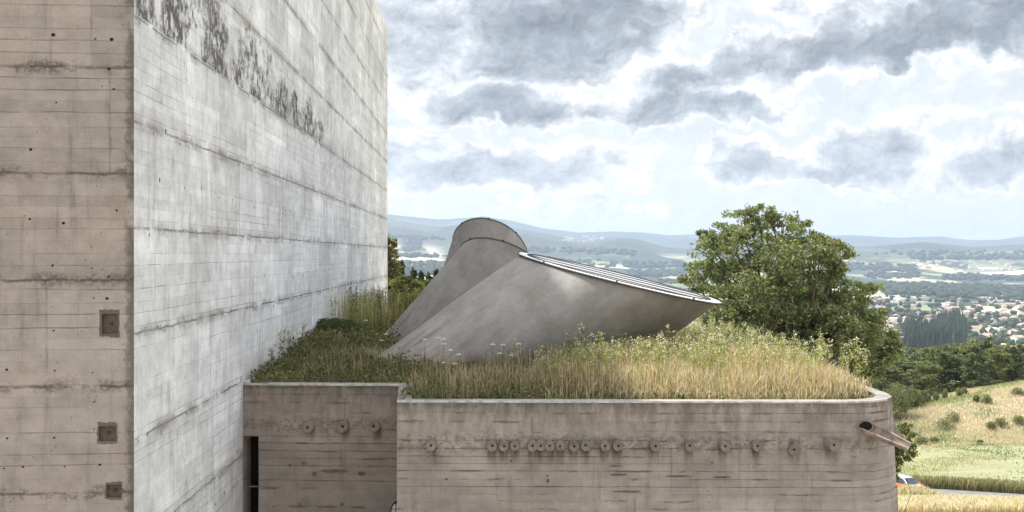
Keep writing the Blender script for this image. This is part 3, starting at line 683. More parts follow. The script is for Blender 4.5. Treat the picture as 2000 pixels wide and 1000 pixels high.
# planted soil on the roof
def wallx(y): return -5.79 - .033 * (y - 14.9)
def rightx(y): return 7.85 - (y - 20.3) * (.9 / 27.7)
c1 = (-.45, 28.0, 4.07, 2.0); c2 = (-1.8, 34.6, 3.3, 2.4); c3 = (-1.05, 41.0, 2.75, 2.2)
def soilz(x, y):
    x = np.asarray(x, float); y = np.asarray(y, float)
    z = RT - .10 + .05 * fbm(x * 1.2, y * 1.2, 4) + .45 * bell((x + 5.9) / 1.0) * bell((y - 32.5) / 3.2) + .22 * bell((x + 5.2) / 1.6) * bell((y - 27) / 3)
    z = z + .06 * np.clip((y - 22) / 8, 0, 1) * np.clip((x + 3) / 4, 0, 1)
    return z
def on_roof(x, y):
    ok = (x > wallx(y) + .06) & (x < rightx(y) - .32) & (y < 47.6) & (y > np.where(x < -2.32, 21.98, 19.47))
    ok &= ~((x > 6.6) & (y < 20.4) & (np.hypot(x - 6.6, y - 20.4) > .88))
    for cx, cy, a, b_ in (c1, c2, c3): ok &= ((x - cx) / (a - .05)) ** 2 + ((y - cy) / (b_ - .05)) ** 2 > 1
    return ok
nx_, ny_ = 60, 110; sx = np.linspace(0, 1, nx_); sy = np.linspace(0, 1, ny_)
mbx = []; 
for half in (0, 1):
    ys = np.linspace(19.4 if half else 21.85, 47.8, ny_)
    XX = np.zeros((ny_, nx_)); YY = np.repeat(ys[:, None], nx_, 1)
    for j, y_ in enumerate(ys):
        xr = rightx(y_) - .2
        if y_ < 20.5: xr = 6.6 + math.sqrt(max(.0, 1.0 - (20.4 - y_) ** 2)) if y_ < 20.4 else xr
        x0_, x1_ = (-2.35, xr) if half else (wallx(y_), -2.35)
        XX[j] = np.linspace(x0_, x1_, nx_)
    mbx.append((XX, YY))
vv = []; ff = []; off = 0
for XX, YY in mbx:
    vv.append(np.stack([XX, YY, soilz(XX, YY)], -1).reshape(-1, 3)); idx = np.arange(XX.size).reshape(XX.shape) + off; off += XX.size
    ff.append(np.stack([idx[:-1, :-1], idx[:-1, 1:], idx[1:, 1:], idx[1:, :-1]], -1).reshape(-1, 4))
ff = np.concatenate(ff); me = np_mesh('roof_soil', np.concatenate(vv), ff.ravel(), np.full(len(ff), 4))
M_soil, n, b, o = mat_new('roof_soil'); pos = n.new('ShaderNodeNewGeometry').outputs['Position']
n.put(b.inputs['Base Color'], n.mix(n.step(n.noise(pos, 3, 5, .7), .35, .65), (.06, .07, .025), (.14, .12, .06))); b.inputs['Roughness'].default_value = 1
o = rebase(link('roof_soil', me, M_soil, None, True), crypt)

# wall lamp in the corner beside the recess
lamp = empty('wall_lamp', P(774, 1000, 21.58)); tag(lamp, 'oval glass bulkhead lamp with a black cage fixed low in the recess corner', 'lamp')
mb = MB(); N = 24
def ov(a, sx_, sz_): return Vector((math.cos(a) * sx_, 0, math.sin(a) * sz_))
prof = [(0.0, 1.0), (-.05, 1.0), (-.07, .86)]
for (ya, sa), (yb, sb) in zip(prof[:-1], prof[1:]):
    for k in range(N):
        a, b_ = k / N * 6.2832, (k + 1) / N * 6.2832
        mb.face([ov(a, .125 * sa, .24 * sa) + Vector((0, ya, 0)), ov(b_, .125 * sa, .24 * sa) + Vector((0, ya, 0)), ov(b_, .125 * sb, .24 * sb) + Vector((0, yb, 0)), ov(a, .125 * sb, .24 * sb) + Vector((0, yb, 0))])
M_black = simple('black_enamel', (.02, .018, .018), .45)
mb.build('housing', M_black, lamp, True)
mb = MB(); prof = [(-.05, .84), (-.09, .80), (-.12, .62), (-.135, .35), (-.14, .02)]
for (ya, sa), (yb, sb) in zip(prof[:-1], prof[1:]):
    for k in range(N):
        a, b_ = k / N * 6.2832, (k + 1) / N * 6.2832
        mb.face([ov(a, .125 * sa, .24 * sa) + Vector((0, ya, 0)), ov(b_, .125 * sa, .24 * sa) + Vector((0, ya, 0)), ov(b_, .125 * sb, .24 * sb) + Vector((0, yb, 0)), ov(a, .125 * sb, .24 * sb) + Vector((0, yb, 0))])
mb.build('glass', simple('frosted_glass', (.55, .55, .55), .25, spec=.6, var=.05), lamp, True, recalc=True)
mb = MB()
for z_ in (-.1, .1): mb.tube([(-.115, -.06, z_), (-.09, -.12, z_), (0, -.15, z_), (.09, -.12, z_), (.115, -.06, z_)], .007, 6)
mb.tube([(0, -.06, .235), (0, -.13, .16), (0, -.155, 0), (0, -.13, -.16), (0, -.06, -.235)], .007, 6)
mb.build('guard', M_black, lamp, True)

# ---------------------------------------------------------------- light cannons
def plaster(name):
    m_, n, b, o = mat_new(name); uvn = n.new('ShaderNodeUVMap'); uvn.uv_map = 'UVMap'; u, v = n.xyz(uvn.outputs[0])[0:2]
    pos = n.new('ShaderNodeTexCoord').outputs['Object']
    big = n.noise(pos, .9, 6, .65); med = n.noise(pos, 3.2, 6, .7); streak = n.noise(n.comb(n.m('MULTIPLY', u, 9.0), n.m('MULTIPLY', v, .7), 0), 1.0, 6, .72, .4)
    fineS = n.noise(n.comb(n.m('MULTIPLY', u, 40.0), n.m('MULTIPLY', v, 1.4), 3.0), 1.0, 5, .7)
    col = n.mix(n.step(big, .34, .64), (.305, .28, .258), (.37, .352, .338))
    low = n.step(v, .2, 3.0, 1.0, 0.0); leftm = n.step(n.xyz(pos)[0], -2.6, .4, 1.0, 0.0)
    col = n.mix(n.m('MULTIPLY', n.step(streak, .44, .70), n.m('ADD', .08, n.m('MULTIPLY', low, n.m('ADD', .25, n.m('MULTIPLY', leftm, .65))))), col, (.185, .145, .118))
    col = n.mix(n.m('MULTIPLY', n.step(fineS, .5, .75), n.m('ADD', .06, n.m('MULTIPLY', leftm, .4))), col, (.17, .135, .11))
    val = n.m('ADD', n.m('ADD', 1.0, n.m('MULTIPLY', n.m('SUBTRACT', med, .5), .55)), n.m('MULTIPLY', n.m('SUBTRACT', n.noise(pos, 22, 5, .8), .5), .45))
    col = n.mix(1.0, col, n.comb(val, val, val), 'MULTIPLY')
    cloud = n.m('MULTIPLY', n.step(n.noise(n.v('ADD', pos, (9, 4, 2)), 1.3, 5, .6), .5, .8), .22); col = n.mix(cloud, col, (.50, .50, .50))
    n.put(b.inputs['Base Color'], col); b.inputs['Roughness'].default_value = .93; b.inputs['Specular IOR Level'].default_value = .15
    bump(n, b, n.m('ADD', med, n.m('MULTIPLY', fineS, .5)), .35, .03)
    return m_
M_pl = plaster('trowelled_concrete'); M_rimw = simple('white_sheet_metal', (.82, .82, .82), .5, 0.0, var=.04); M_rimd = simple('dark_sheet_metal', (.10, .085, .08), .6, .2)
M_bar = simple('glazing_bar', (.06, .055, .05), .8); M_glz = simple('milky_glazing', (.60, .62, .64), .25, var=.05, spec=.5, bs=.05)
def cannon(label, base, top, La, Sb, white, foot_pow=1.25, skew=0.0):
    cx, cy, ax_, by = base; root = empty('light_cannon', (cx, cy, RT)); tag(root, label, 'light cannon', 'light cannons on the planted roof')
    N, K = 120, 30; mb = MB(); org = Vector((cx, cy, RT)); grid = []
    for i in range(K + 1):
        t = i / K; ring = []
        for k in range(N):
            th = k / N * 2 * math.pi
            Bp = Vector((cx + ax_ * math.cos(th), cy + by * math.sin(th) + skew * ax_ * math.cos(th), RT - .35)); Tp = top + La * math.cos(th) + Sb * math.sin(th)
            s_ = t ** (1 / foot_pow) if foot_pow != 1 else t
            s_ = t + (s_ - t) * (1 - t)                      # plan closes in a little faster than the height climbs: a flared foot
            p = Vector((Bp.x + (Tp.x - Bp.x) * s_, Bp.y + (Tp.y - Bp.y) * s_, Bp.z + (Tp.z - Bp.z) * t))
            p.z += .01 * math.sin(th * 5 + t * 7)
            ring.append(p - org)
        grid.append(ring)
    for i in range(K):
        for k in range(N):
            k2 = (k + 1) % N; u0_, u1_ = k / N * 6, (k + 1) / N * 6
            q = [grid[i][k], grid[i][k2], grid[i + 1][k2], grid[i + 1][k]]
            mb.face(q, [(u0_, q[0].z), (u1_, q[1].z), (u1_, q[2].z), (u0_, q[3].z)])
    mb.build('shell', M_pl, root, True, weld=True)
    nrm = La.cross(Sb).normalized(); nrm = nrm if nrm.z > 0 else -nrm; tl = top - org; al = La.length; bl = Sb.length
    pt = lambda th, g, h_: tl + La * math.cos(th) * (1 + g / al) + Sb * math.sin(th) * (1 + g / bl) + nrm * h_
    mb = MB(); ro, ri, h0, h1 = (.07, -.22, -.01, .03) if white else (.02, -.22, -.01, .035)
    for k in range(N):
        a, b_ = k / N * 2 * math.pi, (k + 1) / N * 2 * math.pi
        mb.face([pt(a, ro, h1), pt(b_, ro, h1), pt(b_, ri, h1), pt(a, ri, h1)]); mb.face([pt(a, ro, h0), pt(b_, ro, h0), pt(b_, ro, h1), pt(a, ro, h1)])
        mb.face([pt(a, ri, h0), pt(b_, ri, h0), pt(b_, ri, h1), pt(a, ri, h1)]); mb.face([pt(a, ro, h0), pt(b_, ro, h0), pt(b_, ri, h0), pt(a, ri, h0)])
    mb.build('rim', M_rimw if white else M_rimd, root, False, weld=True, recalc=True)
    mb = MB()
    for k in range(N):
        a, b_ = k / N * 2 * math.pi, (k + 1) / N * 2 * math.pi
        mb.face([pt(a, ri + .01, .026), pt(b_, ri + .01, .026), tl + nrm * .026])
    mb.build('glazing', M_glz, root, False, weld=True, recalc=True)
    if white:      # dark edge line of the rim and lengthwise glazing bars
        mb = MB(); rr_ = [pt(k / N * 2 * math.pi, ro + .01, -.005) for k in range(N + 1)]; mb.tube(rr_, .022, 5, False); mb.build('edge_bead', M_bar, root)
        mb = MB(); rr_ = [pt(k / N * 2 * math.pi, ri, .03) for k in range(N + 1)]; mb.tube(rr_, .03, 5, False); mb.build('inner_gap', M_bar, root)  # dark tube drawn for the shaded gap between rim and glazing
    for f_ in (-.5, .0, .5):
        c_ = math.sqrt(1 - f_ * f_) * .93; mb = MB()
        a = tl + La * -c_ + Sb * f_ * .93 + nrm * .035; e = tl + La * c_ + Sb * f_ * .93 + nrm * .035; sb_ = Sb.normalized() * .12; a -= nrm * .006; e -= nrm * .006; dn_ = nrm * .012
        q8 = [a - sb_, a + sb_, e + sb_, e - sb_]; mb.face([p + dn_ for p in q8]); mb.face([q8[0], q8[3], q8[3] + dn_, q8[0] + dn_]); mb.face([q8[1], q8[2], q8[2] + dn_, q8[1] + dn_]); mb.build('glazing_bar', M_bar, root)
    for k in range(8):
        th = k / 8 * 6.283 - .02; mb = MB(); p = pt(th, ro - .01, .03); cs = .022 if white else .035; mb.box((p.x - cs, p.y - cs, p.z - cs), (p.x + cs, p.y + cs, p.z + cs)); mb.build('clip', M_bar, root)
    return root
cannon('nearest light cannon, its white-rimmed glazed top slanting down to the right', c1, (P(1402, 590, 26.4) + P(1017, 496.5, 28.4)) / 2, (P(1402, 591.5, 26.4) - P(1017, 497.5, 28.4)) / 2, Vector((.12, 1.9, .105)), True, 1.12, .36)
cannon('middle light cannon with a thin dark rim, leaning away just behind the nearest one', c2, P(985, 525, 34.2), Vector((88 / F * 34.2, 0, -28 / F * 34.2)), Vector((0, 1.7, -.92)), False, 1.15)
cannon('farthest light cannon, rounded and upright, rising highest behind the other two', c3, P(957, 490, 40.5), Vector((73 / F * 40.5, 0, -14 / F * 40.5)), Vector((0, 1.5, -1.26)), False, 1.1)

# ---------------------------------------------------------------- vegetation helpers
rng = np.random.RandomState(7)
def blades(x, y, z, h, w_, lean, col, head=.0, bend=1.0):
    """many thin tapering blades, each three stacked segments, as arrays for one mesh"""
    n_ = len(x); th = rng.rand(n_) * 6.283; la = rng.rand(n_) * 6.283; lm = lean * 1.7 * rng.rand(n_) ** 2 * h
    wx_, wy_ = np.cos(th) * w_ / 2, np.sin(th) * w_ / 2
    base = np.stack([x, y, z], -1)
    def lvl(t, ww):
        c_ = base + np.stack([np.cos(la) * lm * t ** (1 + bend), np.sin(la) * lm * t ** (1 + bend), h * t], -1)
        o_ = np.stack([wx_ * ww, wy_ * ww, 0 * wx_], -1); return c_ - o_, c_ + o_
    a0, a1 = lvl(0, .7); b0, b1 = lvl(.55, .75); c0, c1_ = lvl(.82, .6 + head); t0, _ = lvl(1.0, 0)
    v_ = np.stack([a0, a1, b0, b1, c0, c1_, t0], 1).reshape(-1, 3)
    i0 = np.arange(n_)[:, None] * 7
    f_ = np.concatenate([i0 + np.array([0, 1, 3, 2]), i0 + np.array([2, 3, 5, 4]), i0 + np.array([4, 5, 6])], 1)
    cc_ = np.repeat(col[:, None, :], 7, 1).copy(); cc_[:, 4:] *= 1.15; cc_[:, :2] *= .85
    return v_, f_.reshape(-1), np.tile([4, 4, 3], n_), cc_.reshape(-1, 3)
def leaves(c_, size, col, up=.3, asp=.55):
    """small pointed leaves: a folded diamond each, turned at random"""
    n_ = len(c_); d = rng.randn(n_, 3); d /= np.linalg.norm(d, axis=1)[:, None]
    e = rng.randn(n_, 3); e[:, 2] += up; e -= (e * d).sum(1)[:, None] * d; e /= np.linalg.norm(e, axis=1)[:, None] + 1e-9
    s_ = np.asarray(size)[:, None] if np.ndim(size) else size
    v_ = np.stack([c_ - d * s_, c_ + e * s_ * asp, c_ + d * s_, c_ - e * s_ * asp], 1).reshape(-1, 3)
    i0 = np.arange(n_)[:, None] * 4; f_ = i0 + np.array([0, 1, 2, 3])
    return v_, f_.reshape(-1), np.full(n_, 4), np.repeat(col, 4, 0)
def merge(parts):
    vs_, fs_, ss_, cs_ = [], [], [], []; o_ = 0
    for v_, f_, s_, c_ in parts:
        vs_.append(v_); fs_.append(f_ + o_); ss_.append(s_); cs_.append(c_); o_ += len(v_)
    return np.concatenate(vs_), np.concatenate(fs_), np.concatenate(ss_), np.concatenate(cs_)
def vary(base, n_, amt=.25, hue=.08):
    b_ = np.asarray(base, float)[None, :] * (1 + amt * (rng.rand(n_, 1) * 2 - 1)); return np.clip(b_ * (1 + hue * rng.randn(n_, 3)), .004, .95)
def tubes_np(segs, n=6):
    """tapered limbs: list of (points, radii)"""
    mb_ = MB()
    for pts, rr_ in segs: mb_.tube(pts, rr_, n, False)
    return mb_

# ---------------------------------------------------------------- roof planting
def scatter(n_, xr, yr, dens_fn):
    x = rng.uniform(*xr, n_); y = rng.uniform(*yr, n_); k = on_roof(x, y) & (rng.rand(n_) < dens_fn(x, y)); return x[k], y[k]
patch = lambda x, y, s_, sc_: np.clip(.5 + .5 * fbm(x * sc_, y * sc_, s_), 0, 1)
lit = lambda x: 1 / (1 + np.exp(-(x - 1.2) * 1.5))
parts = []
# low leafy mat, thick on the left
x, y = scatter(150000, (-7, 8), (19.4, 46), lambda x, y: np.clip(1.0 - .5 * lit(x) + .2 * (y < 20.3), 0, 1) * np.clip(1.5 - (y - 22) * .05, .25, 1))
hh = (.05 + .62 * patch(x, y, 31, 4.2) * patch(x, y, 32, 1.5)) * np.where(x < -2, 1.0, .6); z = soilz(x, y) + rng.rand(len(x)) * hh
g1 = vary((.075, .09, .038), len(x), .5, .10); g2 = vary((.17, .18, .075), len(x), .4, .10); g3 = vary((.22, .17, .09), len(x), .4, .08)
p_ = patch(x, y, 33, 1.1); sel = rng.rand(len(x)); col = np.where((sel < .25 + .3 * p_)[:, None], g2, g1); col = np.where((rng.rand(len(x)) < .16)[:, None], g3, col)
me = np_mesh('low_greenery', *merge([leaves(np.stack([x, y, z], -1), rng.uniform(.018, .062, len(x)), col * (.65 + .8 * patch(x, y, 44, 3.1))[:, None], .8)]))
tag(link('low_greenery', me, M_leaf), 'mat of low dark green leafy plants covering the roof soil', 'ground cover', kind='stuff')
# green grass
x, y = scatter(42000, (-7, 8), (19.4, 46), lambda x, y: np.clip(.9 - .45 * lit(x), 0, 1) * (.2 + .8 * patch(x, y, 45, 2.2)) * np.clip(1.4 - (y - 22) * .04, .3, 1))
col = np.where((rng.rand(len(x)) < .55)[:, None], vary((.12, .14, .055), len(x), .4), vary((.30, .25, .15), len(x), .35))
me = np_mesh('green_grass', *blades(x, y, soilz(x, y), rng.uniform(.12, .42, len(x)) * (.6 + .7 * patch(x, y, 35, 1.3)), rng.uniform(.006, .014, len(x)), .6, col))
tag(link('green_grass', me, M_grass), 'short green grass growing through the roof planting in the shade', 'grass', kind='stuff')
# brown stalks in the middle and left back, straw on the right
x, y = scatter(40000, (-5, 3.4), (19.5, 27), lambda x, y: np.clip((x + 3.6 - .5 * (y - 21)) / 4.5, .08, 1) * (.15 + .85 * patch(x, y, 36, 2.0)) * np.clip((y - 19.6) / 1.6, .12, 1) * np.clip(1.8 - (y - 20) * .15, .1, 1))
me = np_mesh('brown_stalks', *blades(x, y, soilz(x, y), rng.uniform(.22, .72, len(x)) * (.6 + .5 * patch(x, y, 37, 1.5)), rng.uniform(.004, .009, len(x)), .45, np.where((rng.rand(len(x)) < .7)[:, None], vary((.42, .33, .24), len(x), .35), vary((.17, .15, .07), len(x), .4)), .9))
tag(link('brown_stalks', me, M_grass), 'thin brown seeding grass stalks in front of the light cannons', 'dry grass', kind='stuff')
x, y = scatter(72000, (.2, 8), (19.4, 28), lambda x, y: np.clip((x - .4 - .9 * fbm(y * .9, x * .7, 38)) / 3.2, 0, 1) * (.2 + .8 * patch(x, y, 39, 2.1)) * np.clip(1.5 - (y - 21) * .16, .12, 1))
edge_d = np.clip((rightx(y) - .32 - x) / .5, .7, 1) * np.clip((y - 19.25) / .9, .42, 1)
me = np_mesh('straw_grass', *blades(x, y, soilz(x, y), rng.uniform(.28, .92, len(x)) * edge_d * (.62 + .45 * patch(x, y, 42, 1.1)) * (1 - .12 * rng.rand(len(x))), rng.uniform(.004, .010, len(x)), .45, np.where((rng.rand(len(x)) < .74)[:, None], vary((.60, .485, .375), len(x), .30), vary((.28, .29, .13), len(x), .35)), 1.0))
tag(link('straw_grass', me, M_grass), 'tall straw coloured grass on the sunlit right part of the roof', 'dry grass', kind='stuff')
# yellow green weeds standing behind the straw
def weed(seed, h=1.0, nb=9, leafc=(.17, .19, .07), flow=(.80, .78, .68), stemc=(.20, .19, .09), nf=6, leafn=26, spread=.28, big=1.0):
    rs = np.random.RandomState(seed); out = []
    def stick(p, q, wd, c_):
        p, q = np.array(p), np.array(q); d = np.array([wd, 0, 0]); e = np.array([0, wd, 0])
        v_ = np.array([p - d, p + d, q + d * .5, q - d * .5, p - e, p + e, q + e * .5, q - e * .5]); out.append((v_, np.array([0, 1, 2, 3, 4, 5, 6, 7]), np.array([4, 4]), np.repeat(np.array([c_]), 8, 0)))
    bx, by_ = rs.randn(2) * .06 * h; top = lambda t: np.array([bx * t * t, by_ * t * t, h * t])
    for k in range(5): stick(top(k / 5), top((k + 1) / 5), .006, stemc)
    tips = [top(1.0)]
    for k in range(nb):
        t = rs.uniform(.45, .97); a = rs.rand() * 6.283; L_ = rs.uniform(.12, spread) * h * (1.25 - t); p = top(t); q = p + np.array([math.cos(a) * L_, math.sin(a) * L_, L_ * 1.1]); stick(p, q, .003, stemc); tips.append(q)
        q2 = (p + q) / 2 + rs.randn(3) * .03 * h; stick((p + q) / 2, q2 + np.array([0, 0, .05 * h]), .002, stemc); tips.append(q2 + np.array([0, 0, .05 * h]))
    c_ = []
    for k in range(leafn):
        t = rs.uniform(.05, .9); a = rs.rand() * 6.283; c_.append(top(t) + np.array([math.cos(a), math.sin(a), .4]) * rs.uniform(.02, .07))
    out.append(leaves(np.array(c_), rs.uniform(.018, .045, len(c_)) * big, vary(leafc, len(c_), .35), .5, .3))
    fl = np.concatenate([t_ + rs.randn(nf, 3) * .022 for t_ in tips]); fl = fl[rs.rand(len(fl)) < .8]
    out.append(leaves(fl, rs.uniform(.006, .013, len(fl)) * (big * 1.1), np.where((rs.rand(len(fl)) < .45)[:, None], vary(flow, len(fl), .1, .02), vary((.30, .31, .14), len(fl), .3)), .5, .9))
    return merge(out)
def place(arr, x, y, z, s_, rot):
    v_, f_, sz_, c_ = arr; cr, sr = math.cos(rot), math.sin(rot)
    return (np.stack([x + s_ * (v_[:, 0] * cr - v_[:, 1] * sr), y + s_ * (v_[:, 0] * sr + v_[:, 1] * cr), z + s_ * v_[:, 2]], -1), f_, sz_, c_)
wyel = [weed(50 + i, leafc=(.30, .31, .10), stemc=(.34, .33, .14), nb=8, nf=4, leafn=34, spread=.2, big=1.25) for i in range(6)]
x, y = scatter(2800, (-1.5, 8), (19.9, 40), lambda x, y: np.clip((x - .2) / 3, .06, 1) * np.clip((y - 20.3) / 1.6, .20, 1) * np.clip(1.3 - (y - 22) * .05, .2, 1) * (.4 + .6 * patch(x, y, 41, 1.2)))
ps_ = [place(wyel[i % 6], x[i], y[i], float(soilz(x[i], y[i])), rng.uniform(.75, 1.22) * (1.0 + .06 * max(0, (x[i] - 5.5) / 2.5)) * (1 if y[i] < 23.5 else .72), rng.rand() * 6.28) for i in range(len(x))]
me = np_mesh('weed_thicket', *merge(ps_)); tag(link('weed_thicket', me, M_leaf), 'thicket of yellow green weeds standing behind the straw grass at the back right of the roof', 'weeds', kind='stuff')
# taller weeds that show one by one
wflo = [weed(70 + i, nb=11, nf=6, leafn=40, leafc=(.13, .15, .065), spread=.34, big=1.5) for i in range(5)]
wm = []
for i, a_ in enumerate(wflo): m__ = np_mesh('flowering_weed', *a_); m__.materials.append(M_leaf); wm.append(m__)
for i, (px, py, d) in enumerate(((1108, 655, 24.6), (1134, 640, 24.3), (1168, 652, 24.4), (1092, 690, 24.2), (1150, 672, 23.6), (1196, 668, 24.0), (1215, 690, 23.5), (1240, 672, 23.8), (1262, 664, 24.2), (1290, 652, 24.0), (1303, 640, 24.4), (1275, 686, 23.2), (1322, 660, 23.4),
                                 (1340, 645, 23.0), (1366, 640, 24.5), (1185, 700, 22.8), (1060, 700, 23.8), (1232, 706, 22.6), (1395, 650, 23.6), (1420, 640, 24.2), (1452, 636, 24.4), (1474, 646, 23.4), (1503, 652, 23.5), (1540, 655, 23.2), (1582, 664, 23), (1620, 668, 22.6), (1655, 672, 22.4), (1690, 682, 22.0))):
    q = P(px, py, d); z0 = float(soilz(q.x, q.y)); o = bpy.data.objects.new('flowering_weed', wm[i % 5]); C.objects.link(o); o.location = (q.x, q.y, z0)
    o.scale = (1, 1, (q.z - z0)); o.rotation_euler = (0, 0, i * 1.3)
    if px < 1330: tag(o, 'tall thin weed with tiny pale flowers before the shaded side of the nearest light cannon', 'weed', 'flowering weeds before the nearest cannon')
    else: tag(o, 'tall weed with tiny pale flowers rising from the straw grass against the big tree', 'weed', 'flowering weeds before the big tree')
# white umbels
def umbel(seed):
    rs = np.random.RandomState(seed); out = []
    p = np.zeros(3)
    for k in range(4):
        q = p + np.array([rs.randn() * .01, rs.randn() * .01, .25]); d = np.array([.004, 0, 0]); e = np.array([0, .004, 0])
        out.append((np.array([p - d, p + d, q + d, q - d, p - e, p + e, q + e, q - e]), np.arange(8), np.array([4, 4]), np.repeat(np.array([(.16, .17, .08)]), 8, 0))); p = q
    n_ = 60; a = rs.rand(n_) * 6.283; r_ = np.sqrt(rs.rand(n_)) * .062
    out.append(leaves(np.stack([np.cos(a) * r_ + p[0], np.sin(a) * r_ + p[1], 1.0 + .012 * rs.randn(n_) - r_ * .15], -1), np.full(n_, .011), vary((.85, .85, .80), n_, .05, .01), 2.0, .9))
    return merge(out)
um = []
for i in range(3): m__ = np_mesh('white_flower', *umbel(i)); m__.materials.append(M_leaf); um.append(m__)
for i, (px, py, d) in enumerate(((826, 663, 24.6), (853, 659, 24.4), (866, 662, 24.4), (871, 671, 23.9), (884, 683, 23.7), (897, 692, 23.2), (863, 708, 22.6), (884, 710, 22.6), (962, 672, 24), (987, 673, 24.2), (1017, 671, 24.2), (976, 690, 23.5), (1093, 734, 21.4), (742, 664, 27), (715, 625, 30), (1002, 693, 23.4), (757, 652, 27.5), (746, 574, 46))):
    q = P(px, py, d); z0 = float(soilz(q.x, q.y)); o = bpy.data.objects.new('white_flower', um[i % 3]); C.objects.link(o); o.location = (q.x, q.y, z0); o.scale = (1, 1, max(.25, q.z - z0)); o.rotation_euler = (0, 0, i)
    tag(o, 'flat white flower head on a thin stem above the brown grass stalks', 'flower', 'white flowers on the planted roof')
# tall stems along the foot of the white wall
x = []; y = []
for k in range(900):
    y_ = rng.uniform(33, 46); x.append(wallx(y_) + abs(rng.randn()) * 1.1 + .1); y.append(y_)
x, y = np.array(x), np.array(y); k = on_roof(x, y); x, y = x[k], y[k]
pa = blades(x, y, soilz(x, y), rng.uniform(.5, 1.55, len(x)), rng.uniform(.010, .02, len(x)), .22, vary((.33, .31, .15), len(x), .35), .6)
dk = [weed(90 + i, leafc=(.10, .12, .045), stemc=(.14, .13, .07), nb=7, nf=3, leafn=44, flow=(.35, .35, .2)) for i in range(3)]
qs = []
for i in range(70):
    y_ = rng.uniform(32, 47); x_ = wallx(y_) + rng.uniform(.15, 2.6)
    if on_roof(np.array([x_]), np.array([y_]))[0]: qs.append(place(dk[i % 3], x_, y_, float(soilz(x_, y_)), rng.uniform(.9, 1.7), rng.rand() * 6))
me = np_mesh('wall_weeds', *merge([pa] + qs)); tag(link('wall_weeds', me, M_leaf), 'tall thin weeds and seeding stems along the foot of the white church wall', 'weeds', kind='stuff')
for i, (px, py, d, s_) in enumerate(((545, 655, 24.5, 1), (566, 648, 25, 1), (530, 680, 23.5, .8), (553, 640, 25.5, 1.0), (590, 632, 27.5, 1))):
    q = P(px, py, d); q.x = max(q.x, wallx(q.y) + .12); z0 = float(soilz(q.x, q.y)); o = bpy.data.objects.new('dark_weed', wm[i]); C.objects.link(o); o.location = (q.x, q.y, z0); o.scale = (1, 1, q.z - z0)
    tag(o, 'dark branching weed standing close against the white church wall', 'weed', 'dark weeds at the church wall')
# bramble mound
c_ = []; n_ = 16000
a = rng.randn(n_, 3); a /= np.linalg.norm(a, axis=1)[:, None]; a[:, 2] = abs(a[:, 2])
lump = 1 + .16 * fbm(a[:, 0] * 4, a[:, 1] * 4 + a[:, 2] * 3, 9)
r_ = (.72 + .28 * rng.rand(n_)) * lump
pt_ = np.stack([-5.75 + 1.05 * a[:, 0] * r_, 32.0 + 1.7 * a[:, 1] * r_, RT + .15 + .62 * a[:, 2] * r_], -1); pt_ = pt_[pt_[:, 0] > wallx(pt_[:, 1]) + .03]
me = np_mesh('bramble_mound', *merge([leaves(pt_, rng.uniform(.02, .05, len(pt_)), np.where((rng.rand(len(pt_)) < .3)[:, None], vary((.14, .16, .05), len(pt_), .4), vary((.06, .08, .03), len(pt_), .4)), .8)]))
tag(link('bramble_mound', me, M_leaf), 'rounded dark green bramble mound against the foot of the white wall', 'bush')

# ---------------------------------------------------------------- trees
def crown_pts(blobs, n_, sub=.30, seed=0, shell=.62):
    """leaf positions: each blob carries small sprays over its outer half, so that gaps stay between them"""
    rs = np.random.RandomState(seed); B = np.array(blobs); wgt = B[:, 3] ** 2; wgt /= wgt.sum(); cnt = (wgt * n_).astype(int) + 1; out = []; tone = []
    for (bx, by_, bz, br), c_ in zip(B, cnt):
        ns = max(5, int(c_ / 60)); d = rs.randn(ns, 3); d /= np.linalg.norm(d, axis=1)[:, None]
        sc_ = np.array([bx, by_, bz]) + d * (br * (shell + (1 - shell) * rs.rand(ns, 1) * 1.15)); sr = br * sub * rs.uniform(.6, 1.3, ns); t_ = rs.uniform(.72, 1.25, ns)
        k = rs.randint(0, ns, c_); off_ = rs.randn(c_, 3) * sr[k][:, None] * np.array([1, 1, .6]) * .62; out.append(sc_[k] + off_); tone.append(t_[k])
    return np.concatenate(out), np.concatenate(tone)
def limbs(base, blobs, r0, seed=0, fork=.35):
    rs = random.Random(seed); base = Vector(base); cen = sum((Vector(b_[:3]) for b_ in blobs), Vector()) / len(blobs); fork_p = base.lerp(cen, fork); segs = [([base - Vector((0, 0, .4)), base.lerp(fork_p, .5) + Vector((rs.uniform(-.1, .1), 0, 0)), fork_p], [r0 * 1.25, r0, r0 * .8])]
    for b_ in blobs:
        q = Vector(b_[:3]); m1 = fork_p.lerp(q, .35) + Vector((rs.uniform(-.3, .3), rs.uniform(-.3, .3), .12 * (q - fork_p).length)); m2 = fork_p.lerp(q, .7) + Vector((rs.uniform(-.2, .2), rs.uniform(-.2, .2), .08 * (q - fork_p).length))
        segs.append(([fork_p, m1, m2, q], [r0 * .42, r0 * .26, r0 * .15, r0 * .04]))
        for k in range(4):
            e = q + Vector((rs.gauss(0, 1), rs.gauss(0, 1), rs.gauss(.2, .8))).normalized() * b_[3] * .85; segs.append(([m2.lerp(q, .5), q.lerp(e, .5), e], [r0 * .08, r0 * .05, r0 * .02]))
    return tubes_np(segs)
